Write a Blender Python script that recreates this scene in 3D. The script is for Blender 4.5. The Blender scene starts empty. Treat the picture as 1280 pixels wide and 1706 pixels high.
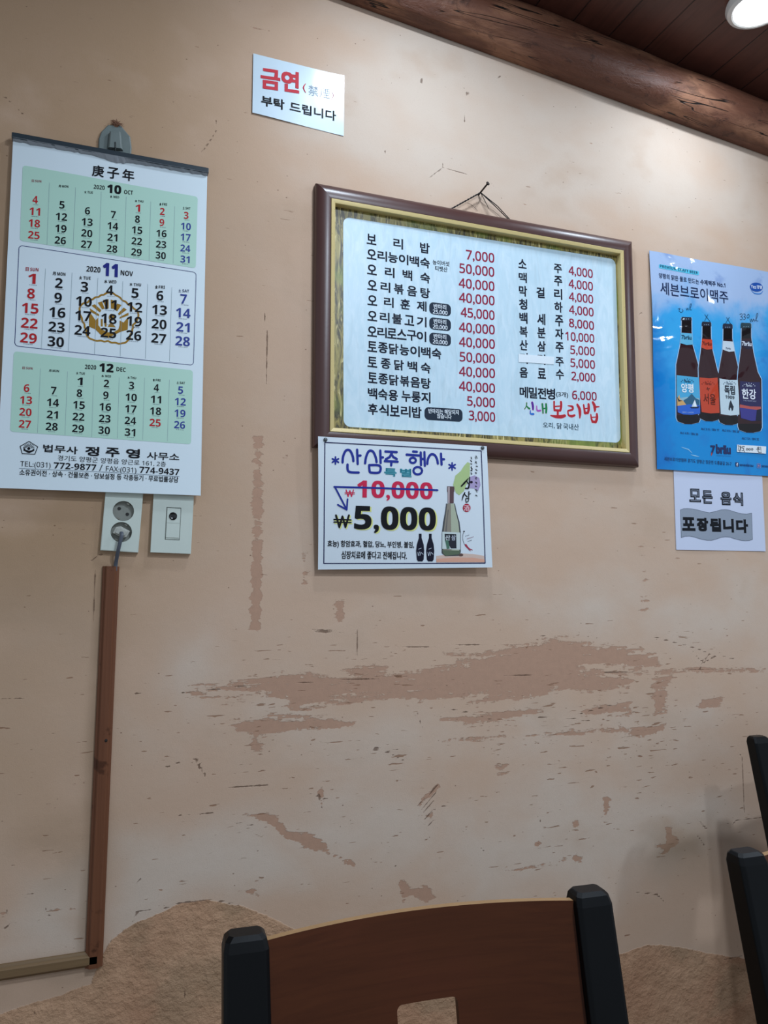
import bpy, math, random
import numpy as np
from mathutils import Matrix, Vector
from mathutils.geometry import tessellate_polygon

random.seed(7)
SC = bpy.context.scene
COL = SC.collection
R = math.radians

# ------------------------------------------------------------------ camera
CAM = np.array([0.0, -1.62, 1.2])
FPX = 1271.83
YAW, PITCH, ROLL = R(20.14), R(5.2528), R(0.0099)


def cam_axes():
    cy, sy, cp, sp = math.cos(YAW), math.sin(YAW), math.cos(PITCH), math.sin(PITCH)
    f = np.array([sy * cp, cy * cp, sp])
    r = np.array([cy, -sy, 0.0])
    u = np.cross(r, f)
    cr, sr = math.cos(ROLL), math.sin(ROLL)
    return r * cr + u * sr, -r * sr + u * cr, f


RX, UP, FW = cam_axes()
cam = bpy.data.cameras.new('camera')
cam.sensor_fit = 'HORIZONTAL'
cam.sensor_width = 36.0
cam.lens = 36.0 * FPX / 1280.0
cam.clip_start = 0.02
camo = bpy.data.objects.new('camera', cam)
COL.objects.link(camo)
M = Matrix([[RX[i], UP[i], -FW[i], CAM[i]] for i in range(3)] + [[0, 0, 0, 1]])
camo.matrix_world = M
SC.camera = camo

# ------------------------------------------------------------------ light and exposure
vs = SC.view_settings
vs.view_transform = 'Standard'
vs.look = 'None'
vs.gamma = 1.0
vs.use_curve_mapping = False
vs.exposure = 0.0
AMBIENT = 0.46
AMBIENT_COL = (0.865, 1.0, 1.16, 1)
LAMP_COL = (0.865, 1.0, 1.16)
# ceiling downlights: x, y, watts (the first one is the lamp in the picture)
LAMPS = [(1.456, -0.302, 3.2), (0.62, -0.46, 5.6), (2.5, -1.3, 14.5), (0.9, -2.3, 13.0), (-0.6, -2.4, 2.0), (0.85, -1.55, 21.5)]
world = bpy.data.worlds.new('world')
world.use_nodes = True
world.node_tree.nodes['Background'].inputs[0].default_value = AMBIENT_COL
world.node_tree.nodes['Background'].inputs[1].default_value = AMBIENT
SC.world = world


# ------------------------------------------------------------------ pixel -> place helpers
def ray(px, py):
    return FW * FPX + RX * (px - 640.0) + UP * (853.0 - py)


def W(px, py, dep=0.0):
    """point of the wall (X, Z) seen at a pixel, on the plane dep metres in front of the wall"""
    v = ray(px, py)
    t = (-dep - CAM[1]) / v[1]
    return float(CAM[0] + v[0] * t), float(CAM[2] + v[2] * t)


def zoomed(x0, y0, s):
    return lambda x, y: (x0 + x / s, y0 + y / s)


ZA = zoomed(0, 200, 3.5556)
ZB = zoomed(0, 520, 3.5556)
ZN = zoomed(120, 430, 5.8182)
ZC = zoomed(380, 60, 5.3333)
ZD = zoomed(510, 290, 4.5714)
ZE = zoomed(780, 290, 4.2667)
ZF = zoomed(510, 520, 4.5714)
ZG = zoomed(780, 520, 4.2667)
ZL = zoomed(860, 660, 8.5333)
ZH = zoomed(510, 710, 3.8788)
ZT = zoomed(720, 740, 11.636)
ZU = zoomed(680, 820, 8.5333)
P1 = zoomed(1070, 400, 6.0952)
P2 = zoomed(1070, 600, 5.1714)
ZS = zoomed(140, 800, 5.8182)
R7 = zoomed(280, 1000, 1.28)
R8 = zoomed(0, 1250, 3.2)
R9 = zoomed(380, 1280, 1.4222)
RA = zoomed(0, 900, 2.2857)
RB = zoomed(560, 0, 2.3704)
RC = zoomed(1080, 1200, 3.37)
ZZ = zoomed(0, 0, 1.0)


# ------------------------------------------------------------------ materials
def lin(h):
    h = h.lstrip('#')
    o = []
    for i in (0, 2, 4):
        c = int(h[i:i + 2], 16) / 255.0
        o.append(c / 12.92 if c <= 0.04045 else ((c + 0.055) / 1.055) ** 2.4)
    return (o[0], o[1], o[2], 1.0)


class Nodes:
    """small helper for node materials"""

    def __init__(self, name):
        self.m = bpy.data.materials.new(name)
        self.m.use_nodes = True
        self.t = self.m.node_tree
        self.b = self.t.nodes['Principled BSDF']

    def n(self, typ, ins=None, **kw):
        nd = self.t.nodes.new(typ)
        for k, v in kw.items():
            setattr(nd, k, v)
        for k, v in (ins or {}).items():
            self.put(nd.inputs[k], v)
        return nd

    def put(self, sock, v):
        if hasattr(v, 'is_output') or hasattr(v, 'links'):
            self.t.links.new(v, sock)
        else:
            sock.default_value = v

    def math(self, op, a, b=0.0, clamp=False):
        nd = self.n('ShaderNodeMath', operation=op, use_clamp=clamp)
        self.put(nd.inputs[0], a)
        self.put(nd.inputs[1], b)
        return nd.outputs[0]

    def step(self, x, lo, hi):
        nd = self.n('ShaderNodeMapRange', interpolation_type='SMOOTHSTEP')
        self.put(nd.inputs[0], x)
        self.put(nd.inputs[1], lo)
        self.put(nd.inputs[2], hi)
        return nd.outputs[0]

    def mix(self, f, a, b):
        nd = self.n('ShaderNodeMix', data_type='RGBA')
        self.put(nd.inputs[0], f)
        self.put(nd.inputs[6], a)
        self.put(nd.inputs[7], b)
        return nd.outputs[2]

    def noise(self, vec, scale, detail=3.0, rough=0.55, dist=0.0):
        nd = self.n('ShaderNodeTexNoise', {'Scale': scale, 'Detail': detail, 'Roughness': rough, 'Distortion': dist})
        self.put(nd.inputs['Vector'], vec)
        return nd.outputs[0]

    def coords(self, scale=(1, 1, 1), rot=(0, 0, 0), loc=(0, 0, 0)):
        tc = self.n('ShaderNodeTexCoord')
        mp = self.n('ShaderNodeMapping', {'Location': loc, 'Rotation': rot, 'Scale': scale})
        self.t.links.new(tc.outputs['Object'], mp.inputs['Vector'])
        return mp.outputs[0]

    def attr(self, name):
        return self.n('ShaderNodeAttribute', attribute_name=name).outputs['Fac']

    def bump(self, h, strength=0.3, dist=0.002, normal=None):
        nd = self.n('ShaderNodeBump', {'Strength': strength, 'Distance': dist})
        self.put(nd.inputs['Height'], h)
        if normal is not None:
            self.put(nd.inputs['Normal'], normal)
        return nd.outputs[0]

    def out(self, color=None, rough=None, normal=None, spec=None, coat=None, coat_rough=None, metal=None):
        for k, v in (('Base Color', color), ('Roughness', rough), ('Normal', normal), ('Specular IOR Level', spec),
                     ('Coat Weight', coat), ('Coat Roughness', coat_rough), ('Metallic', metal)):
            if v is not None:
                self.put(self.b.inputs[k], v)
        return self.m


MATS = {}


def ink(hexcol, rough=0.55, coat=0.0):
    """printed ink: a flat colour with faint paper grain"""
    key = (hexcol, rough, coat)
    if key not in MATS:
        q = Nodes('ink_' + hexcol.strip('#'))
        g = q.noise(q.coords(), 900, 1)
        c = lin(hexcol)
        c2 = tuple(min(1, v * 1.12 + 0.004) for v in c[:3]) + (1,)
        MATS[key] = q.out(q.mix(g, c, c2), rough, spec=0.12, coat=coat, coat_rough=0.08)
    return MATS[key]


def paper(hexcol, rough=0.5, coat=0.0, wrinkle=0.0, wscale=6.0, coat_rough=0.06, spec=0.4, wd=0.004):
    q = Nodes('paper_' + hexcol.strip('#'))
    v = q.coords()
    n = q.noise(v, 5, 3)
    c = lin(hexcol)
    col = q.mix(n, tuple(x * 0.95 for x in c[:3]) + (1,), c)
    nm = None
    if wrinkle:
        h = q.noise(v, wscale, 2, 0.5, 0.6)
        nm = q.bump(h, wrinkle, wd)
    m = q.out(col, rough, nm, spec, coat, coat_rough)
    if nm is not None and coat:
        q.put(q.b.inputs['Coat Normal'], nm)
    return m


def plain(name, hexcol, rough=0.5, spec=0.5, coat=0.0, vary=0.12, vscale=30, bump=0.0, bscale=200, metal=0.0, bd=0.001):
    q = Nodes(name)
    v = q.coords()
    n = q.noise(v, vscale, 4)
    c = lin(hexcol)
    col = q.mix(n, tuple(x * (1 - vary) for x in c[:3]) + (1,), tuple(min(1, x * (1 + vary)) for x in c[:3]) + (1,))
    nm = q.bump(q.noise(v, bscale, 3), bump, bd) if bump else None
    return q.out(col, rough, nm, spec, coat, 0.1, metal)


# ------------------------------------------------------------------ mesh helpers
class MB:
    """collects shapes; link() makes ONE mesh object of them"""

    def __init__(self):
        self.v, self.f, self.mi = [], [], []

    def add(self, vs, fs, mi=0):
        o = len(self.v)
        self.v += [tuple(map(float, p)) for p in vs]
        self.f += [tuple(i + o for i in f) for f in fs]
        self.mi += [mi] * len(fs)

    def box(self, x0, x1, y0, y1, z0, z1, mi=0):
        self.hexa([(x0, y0, z0), (x1, y0, z0), (x1, y1, z0), (x0, y1, z0), (x0, y0, z1), (x1, y0, z1), (x1, y1, z1), (x0, y1, z1)], mi)

    def hexa(self, p, mi=0):
        self.add(p, [(0, 3, 2, 1), (4, 5, 6, 7), (0, 1, 5, 4), (1, 2, 6, 5), (2, 3, 7, 6), (3, 0, 4, 7)], mi)

    def rings(self, rings, closed_ring=True, cap=True, mi=0):
        n = len(rings[0])
        vs = [p for r in rings for p in r]
        fs = []
        for i in range(len(rings) - 1):
            for j in range(n if closed_ring else n - 1):
                k = (j + 1) % n
                fs.append((i * n + j, i * n + k, (i + 1) * n + k, (i + 1) * n + j))
        if cap:
            fs.append(tuple(range(n))[::-1])
            fs.append(tuple((len(rings) - 1) * n + j for j in range(n)))
        self.add(vs, fs, mi)

    def tube(self, pts, r, n=10, mi=0):
        pts = [Vector(p) for p in pts]
        rs = r if isinstance(r, (list, tuple)) else [r] * len(pts)
        rings = []
        ref = None
        for i, p in enumerate(pts):
            t = (pts[min(i + 1, len(pts) - 1)] - pts[max(i - 1, 0)]).normalized()
            if ref is None:
                ref = Vector((0, 0, 1)) if abs(t.z) < 0.9 else Vector((1, 0, 0))
            a = t.cross(ref).normalized()
            b = t.cross(a).normalized()
            ref = -b if False else ref
            rings.append([p + (a * math.cos(2 * math.pi * k / n) + b * math.sin(2 * math.pi * k / n)) * rs[i] for k in range(n)])
        self.rings(rings, mi=mi)

    def lathe_y(self, cx, cz, prof, n=32, mi=0, cap=True, ex=1.0):
        """profile of (radius, y) about an axis along Y"""
        self.rings([[(cx + ex * r * math.cos(2 * math.pi * k / n), y, cz + r * math.sin(2 * math.pi * k / n)) for k in range(n)] for r, y in prof], cap=cap, mi=mi)

    def lathe_z(self, cx, cy, prof, n=32, mi=0, cap=True):
        self.rings([[(cx + r * math.cos(2 * math.pi * k / n), cy + r * math.sin(2 * math.pi * k / n), z) for k in range(n)] for r, z in prof], cap=cap, mi=mi)

    def link(self, name, mats, parent=None, smooth=False, bevel=0.0, world=True, segs=2):
        me = bpy.data.meshes.new(name)
        vs = self.v
        if parent is not None and world:
            L = parent_loc(parent)
            vs = [(a - L[0], b - L[1], c - L[2]) for a, b, c in vs]
        me.from_pydata(vs, [], self.f)
        for m in (mats if isinstance(mats, (list, tuple)) else [mats]):
            me.materials.append(m)
        me.polygons.foreach_set('material_index', self.mi)
        me.update()
        o = bpy.data.objects.new(name, me)
        COL.objects.link(o)
        if parent is not None:
            o.parent = parent
        if smooth:
            me.polygons.foreach_set('use_smooth', [True] * len(me.polygons))
            me.update()
        if smooth == 'angle':
            try:
                me.set_sharp_from_angle(angle=R(38))
            except Exception:
                pass
        if bevel:
            b = o.modifiers.new('bevel', 'BEVEL')
            b.width = bevel
            b.segments = segs
            b.limit_method = 'ANGLE'
            b.angle_limit = R(40)
        return o


def parent_loc(p):
    L = np.zeros(3)
    while p is not None:
        L = L + np.array(p.location)
        p = p.parent
    return L


def tag(o, label=None, cat=None, group=None, kind=None):
    for k, v in (('label', label), ('category', cat), ('group', group), ('kind', kind)):
        if v:
            o[k] = v
    return o


def thing(name, label, cat, loc, rz=0.0, group=None):
    o = bpy.data.objects.new(name, None)
    o.empty_display_size = 0.05
    COL.objects.link(o)
    o.location = loc
    o.rotation_euler = (0, 0, rz)
    return tag(o, label, cat, group)


def copy_tree(o, parent=None):
    c = o.copy()
    COL.objects.link(c)
    if parent is not None:
        c.parent = parent
    for ch in list(o.children):
        copy_tree(ch, c)
    return c


# ------------------------------------------------------------------ lettering
GLYPHS = {}


def glyphs(s):
    if s not in GLYPHS:
        cu = bpy.data.curves.new('text', 'FONT')
        cu.body = s
        cu.resolution_u = 3
        ob = bpy.data.objects.new('text', cu)
        me = bpy.data.meshes.new_from_object(ob)
        n = len(me.vertices)
        co = np.zeros(n * 3)
        me.vertices.foreach_get('co', co)
        GLYPHS[s] = (co.reshape(-1, 3)[:, :2].copy(), [tuple(p.vertices) for p in me.polygons])
        bpy.data.objects.remove(ob)
        bpy.data.curves.remove(cu)
        bpy.data.meshes.remove(me)
    return GLYPHS[s]


def bd(s):
    """plain letters and digits as their bold sans-serif forms"""
    o = ''
    for c in s:
        if c.isdigit():
            o += chr(0x1D7EC + int(c))
        elif 'A' <= c <= 'Z':
            o += chr(0x1D5D4 + ord(c) - 65)
        elif 'a' <= c <= 'z':
            o += chr(0x1D5EE + ord(c) - 97)
        else:
            o += c
    return o


def rg(s):
    """plain letters and digits as their regular sans-serif forms"""
    o = ''
    for c in s:
        if c.isdigit():
            o += chr(0x1D7E2 + int(c))
        elif 'A' <= c <= 'Z':
            o += chr(0x1D5A0 + ord(c) - 65)
        elif 'a' <= c <= 'z':
            o += chr(0x1D5BA + ord(c) - 97)
        else:
            o += c
    return o


SHIFT = {0: [(0, 0)], 1: [(-1, -1), (1, -1), (-1, 1), (1, 1)],
         2: [(a, b) for a in (-1, 0, 1) for b in (-1, 0, 1)]}


class Print:
    """ink on one sheet; px points are turned into points of the sheet, which stands depth(X, Z) off the wall"""

    def __init__(self, depth, zm=ZZ):
        self.d = depth
        self.zm = zm
        self.v, self.f, self.mi, self.mats = [], [], [], []
        self.lay = 0

    def P(self, p, zm=None):
        px, py = (zm or self.zm)(p[0], p[1])
        dep = 0.01
        for _ in range(3):
            X, Z = W(px, py, dep)
            dep = self.d(X, Z)
        return np.array([X, Z])

    def mat(self, m):
        if isinstance(m, str):
            m = ink(m)
        if m not in self.mats:
            self.mats.append(m)
        return self.mats.index(m)

    def fine(self, xz, faces, L=0.012):
        """cut large triangles so that ink follows a curved sheet"""
        xz = [tuple(map(float, p)) for p in xz]
        big = [f for f in faces if max(math.hypot(xz[a][0] - xz[b][0], xz[a][1] - xz[b][1]) for a, b in zip(f, f[1:] + f[:1])) > L and len(f) <= 4]
        if not big:
            return xz, faces
        bs = set(big)
        out = [f for f in faces if f not in bs]
        todo = []
        for f in big:
            todo += [f] if len(f) == 3 else [(f[0], f[1], f[2]), (f[0], f[2], f[3])]
        mids = {}
        while todo:
            t = todo.pop()
            ls = [(math.hypot(xz[t[i]][0] - xz[t[(i + 1) % 3]][0], xz[t[i]][1] - xz[t[(i + 1) % 3]][1]), i) for i in range(3)]
            l, i = max(ls)
            if l <= L:
                out.append(t)
                continue
            a, b, c = t[i], t[(i + 1) % 3], t[(i + 2) % 3]
            k = (min(a, b), max(a, b))
            if k not in mids:
                mids[k] = len(xz)
                xz.append(((xz[a][0] + xz[b][0]) / 2, (xz[a][1] + xz[b][1]) / 2))
            todo += [(a, mids[k], c), (mids[k], b, c)]
        return xz, out

    def raw(self, xz, faces, m, layer=0):
        xz, faces = self.fine(xz, [tuple(f) for f in faces])
        mi = self.mat(m)
        o = len(self.v)
        self.lay += 1
        off = 0.00035 + layer * 0.00014 + (self.lay % 20) * 0.000004
        for X, Z in xz:
            self.v.append((X, -(self.d(X, Z) + off), Z))
        self.f += [tuple(i + o for i in f) for f in faces]
        self.mi += [mi] * len(faces)

    def text(self, s, bl, br, h, m, bold=0.0, base=False, layer=2, zm=None):
        co, fs = glyphs(s)
        if not len(co):
            return
        A, B = self.P(bl, zm), self.P(br, zm)
        hz = self.P((bl[0], bl[1] - h), zm)[1] - A[1]
        x0, x1 = co[:, 0].min(), co[:, 0].max()
        y0, y1 = (0.0 if base else co[:, 1].min()), co[:, 1].max()
        r = bold * hz
        D = B - A
        L = np.hypot(*D)
        u = (co[:, 0] - x0) / (x1 - x0)
        w = (co[:, 1] - y0) / (y1 - y0)
        u = (u * (L - 2 * r) + r) / L
        pts = A[None, :] + D[None, :] * u[:, None]
        pts[:, 1] += w * (hz - 2 * r) + r
        for sx, sy in SHIFT[2 if bold > .032 else 1 if bold else 0]:
            q = pts + np.array([sx * r, sy * r])
            self.raw([tuple(p) for p in q], fs, m, layer)

    def spread(self, chars, bl, br, h, m, cw, bold=0.0, layer=2, zm=None):
        """characters cw px wide set out evenly between two px points"""
        n = len(chars)
        for i, c in enumerate(chars):
            t = i / (n - 1)
            x = bl[0] + (br[0] - cw - bl[0]) * t
            sl = (br[1] - bl[1]) / (br[0] - bl[0])
            y = bl[1] + sl * (x - bl[0])
            self.text(c, (x, y), (x + cw, y + sl * cw), h, m, bold, layer=layer, zm=zm)

    def mid(self, s, c, w, h, m, slope=0.12, base=True, bold=0.0, layer=2, zm=None):
        """text centred on a px point"""
        x0, x1 = c[0] - w / 2, c[0] + w / 2
        self.text(s, (x0, c[1] + h / 2 - slope * w / 2), (x1, c[1] + h / 2 + slope * w / 2), h, m, bold, base, layer, zm)

    def poly(self, pts, m, layer=1, zm=None, mapped=False):
        q = [tuple(p) if mapped else tuple(self.P(p, zm)) for p in pts]
        tris = tessellate_polygon([[Vector((a, b, 0)) for a, b in q]])
        self.raw(q, [tuple(t) for t in tris], m, layer)

    def grid(self, a, b, c, d, m, layer=0, n=10, zm=None):
        """a quad TL TR BR BL cut into cells so that it follows the sheet"""
        A, B, C, D = (self.P(p, zm) for p in (a, b, c, d))
        vs, fs = [], []
        for j in range(n + 1):
            for i in range(n + 1):
                u, w = i / n, j / n
                vs.append(tuple((A * (1 - u) + B * u) * (1 - w) + (D * (1 - u) + C * u) * w))
        for j in range(n):
            for i in range(n):
                k = j * (n + 1) + i
                fs.append((k, k + n + 1, k + n + 2, k + 1))
        self.raw(vs, fs, m, layer)

    def rquad(self, a, b, c, d, rad, n=6, zm=None):
        """rounded quad outline (px TL TR BR BL) as sheet points; rad in metres"""
        P = [self.P(p, zm) for p in (a, b, c, d)]
        out = []
        for i in range(4):
            p, q, r = P[i - 1], P[i], P[(i + 1) % 4]
            e1, e2 = (p - q), (r - q)
            e1, e2 = e1 / np.hypot(*e1), e2 / np.hypot(*e2)
            c0 = q + e1 * rad + e2 * rad
            for k in range(n + 1):
                t = math.pi / 2 * k / n
                out.append(tuple(c0 - e2 * rad * math.cos(t) - e1 * rad * math.sin(t)))
        return out

    def stroke(self, pts, w, m, layer=3, closed=False, smooth=False, zm=None, mapped=False, cap=8):
        """pen stroke; w (a px width, or one per point) with round ends"""
        zf = zm or self.zm
        k = None
        q = []
        for i, p in enumerate(pts):
            P = np.array(p) if mapped else self.P(p, zm)
            ww = w[i] if isinstance(w, (list, tuple)) else w
            if not mapped:
                e = self.P((p[0], p[1] - 10.0), zm)
                ww = ww * abs(e[1] - P[1]) / 10.0
            q.append((P[0], P[1], ww))
        if closed:
            q.append(q[0])
        if smooth:
            q = catmull(q, 5, closed)
        q = [q[0]] + [b for a, b in zip(q, q[1:]) if math.hypot(b[0] - a[0], b[1] - a[1]) > 1e-6]
        if closed and smooth:
            self.ribbon(q[:-1], m, layer, True, cap)
            return
        # a new run starts at every sharp corner
        run = [q[0]]
        for i in range(1, len(q)):
            run.append(q[i])
            if i < len(q) - 1:
                d1 = math.atan2(q[i][1] - q[i - 1][1], q[i][0] - q[i - 1][0])
                d2 = math.atan2(q[i + 1][1] - q[i][1], q[i + 1][0] - q[i][0])
                t = abs((d2 - d1 + math.pi) % (2 * math.pi) - math.pi)
                if t > R(48):
                    self.ribbon(run, m, layer, False, cap)
                    run = [q[i]]
        self.ribbon(run, m, layer, False, cap)

    def ribbon(self, q, m, layer, loop, cap):
        n = len(q)
        if n < 2:
            return
        vs, fs = [], []
        for i, (x, z, ww) in enumerate(q):
            a = q[i - 1] if (i or loop) else q[i]
            c = q[(i + 1) % n] if (i < n - 1 or loop) else q[i]
            d = np.array([c[0] - a[0], c[1] - a[1]])
            d = d / max(np.hypot(*d), 1e-9)
            vs += [(x - d[1] * ww / 2, z + d[0] * ww / 2), (x + d[1] * ww / 2, z - d[0] * ww / 2)]
        for i in range(n if loop else n - 1):
            k = (i + 1) % n
            fs.append((2 * i, 2 * i + 1, 2 * k + 1, 2 * k))
        if not loop:
            for (p, r, sg) in ((q[0], q[1], -1), (q[-1], q[-2], 1)):
                e = 0 if sg < 0 else 2 * (n - 1)
                d = np.array([p[0] - r[0], p[1] - r[1]])
                d = d / max(np.hypot(*d), 1e-9)
                A = np.array(vs[e]) - np.array(p[:2])
                k = max(2, cap // 2)
                arc = []
                o = len(vs)
                for j in range(1, k):
                    t = math.pi * j / k
                    w_ = A * math.cos(t) + d * (p[2] / 2) * math.sin(t)
                    vs.append((p[0] + w_[0], p[1] + w_[1]))
                    arc.append(o + j - 1)
                fs.append(tuple([e] + arc + [e + 1]))
        self.raw(vs, fs, m, layer)

    def disc(self, c, rx, ry, m, layer=2, n=24, zm=None, rot=0.0):
        self.poly([(c[0] + rx * math.cos(2 * math.pi * k / n) * math.cos(rot) - ry * math.sin(2 * math.pi * k / n) * math.sin(rot),
                    c[1] + ry * math.sin(2 * math.pi * k / n) * math.cos(rot) + rx * math.cos(2 * math.pi * k / n) * math.sin(rot)) for k in range(n)], m, layer, zm)

    def link(self, name, parent):
        b = MB()
        b.v, b.f, b.mi = self.v, self.f, self.mi
        return b.link(name, self.mats, parent)


def catmull(q, n, closed=False):
    q = [np.array(p) for p in q]
    out = []
    N = len(q)
    for i in range(N - 1):
        p0 = q[i - 1] if i > 0 else (q[-2] if closed else q[0])
        p1, p2 = q[i], q[i + 1]
        p3 = q[i + 2] if i + 2 < N else (q[1] if closed else q[-1])
        for k in range(n):
            t = k / n
            out.append(0.5 * (2 * p1 + (p2 - p0) * t + (2 * p0 - 5 * p1 + 4 * p2 - p3) * t * t + (3 * p1 - p0 - 3 * p2 + p3) * t ** 3))
    out.append(q[-1])
    return [tuple(p) for p in out]


def sheet_mesh(x0, x1, z0, z1, depth, thick, nx=16, nz=20, edge=None):
    """paper from (x0,z0) to (x1,z1): front follows depth(X,Z), back is thick behind it"""
    b = MB()
    F, K = [], []
    for j in range(nz + 1):
        for i in range(nx + 1):
            u, w = i / nx, j / nz
            X, Z = x0 + (x1 - x0) * u, z0 + (z1 - z0) * w
            if edge:
                X, Z = edge(u, w, X, Z)
            d = depth(X, Z)
            F.append((X, -d, Z))
            K.append((X, -max(d - thick, 0.0003), Z))
    N = len(F)
    fs = []
    idx = lambda i, j: j * (nx + 1) + i
    for j in range(nz):
        for i in range(nx):
            fs.append((idx(i, j), idx(i + 1, j), idx(i + 1, j + 1), idx(i, j + 1)))
            fs.append((N + idx(i, j), N + idx(i, j + 1), N + idx(i + 1, j + 1), N + idx(i + 1, j)))
    per = [idx(i, 0) for i in range(nx)] + [idx(nx, j) for j in range(nz)] + [idx(i, nz) for i in range(nx, 0, -1)] + [idx(0, j) for j in range(nz, 0, -1)]
    for a, c in zip(per, per[1:] + per[:1]):
        fs.append((a, N + a, N + c, c))
    b.add(F + K, fs)
    return b

# ================================================================== THE ROOM
BEAM = [(0.4805, 2.5706), (1.797, 2.4462)]          # where the lower edge of the log meets the wall
SLOPE = (BEAM[1][1] - BEAM[0][1]) / (BEAM[1][0] - BEAM[0][0])


def beam_z(x):
    return BEAM[0][1] + SLOPE * (x - BEAM[0][0])


def ceil_z(x):
    return beam_z(x) + 0.1325


WX0, WX1, WZ1 = -1.6, 3.1, 2.72
# ---- wall: a fine grid that carries where the plaster is worn, cracked
STEP = 0.006
nx, nz = int((WX1 - WX0) / STEP), int(WZ1 / STEP)
gx = np.linspace(WX0, WX1, nx + 1)
gx2, gt = np.meshgrid(gx, np.linspace(0, 1, nz + 1))
gz2 = gt * (ceil_z(gx2) - 0.004)


def poly_field(px, soft, zm=ZZ):
    """0..1 field: 1 inside the outline, falling to 0 over soft metres about its edge"""
    P = np.array([W(*zm(*p)) for p in px])
    lo, hi = P.min(0) - soft * 2, P.max(0) + soft * 2
    box = (gx2 > lo[0]) & (gx2 < hi[0]) & (gz2 > lo[1]) & (gz2 < hi[1])
    X, Z = gx2[box], gz2[box]
    ins = np.zeros(X.shape, bool)
    dd = np.full(X.shape, 9.0)
    for a, b in zip(P, np.roll(P, -1, 0)):
        e = b - a
        t = np.clip(((X - a[0]) * e[0] + (Z - a[1]) * e[1]) / max(e @ e, 1e-9), 0, 1)
        dd = np.minimum(dd, np.hypot(X - a[0] - t * e[0], Z - a[1] - t * e[1]))
        c = ((a[1] > Z) != (b[1] > Z))
        with np.errstate(divide='ignore', invalid='ignore'):
            xi = a[0] + (Z - a[1]) * e[0] / (e[1] if abs(e[1]) > 1e-9 else 1e-9)
        ins ^= c & (X < xi)
    f = np.clip(0.5 + np.where(ins, dd, -dd) / (2 * soft), 0, 1)
    out = np.zeros(gx2.shape)
    out[box] = f
    return out


def line_field(lines, cap=0.04):
    out = np.full(gx2.shape, cap)
    for px, zm in lines:
        P = np.array([W(*zm(*p)) for p in px])
        lo, hi = P.min(0) - cap, P.max(0) + cap
        box = (gx2 > lo[0]) & (gx2 < hi[0]) & (gz2 > lo[1]) & (gz2 < hi[1])
        X, Z = gx2[box], gz2[box]
        dd = np.full(X.shape, cap)
        for a, b in zip(P[:-1], P[1:]):
            e = b - a
            t = np.clip(((X - a[0]) * e[0] + (Z - a[1]) * e[1]) / max(e @ e, 1e-9), 0, 1)
            dd = np.minimum(dd, np.hypot(X - a[0] - t * e[0], Z - a[1] - t * e[1]))
        out[box] = np.minimum(out[box], dd)
    return out


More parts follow.
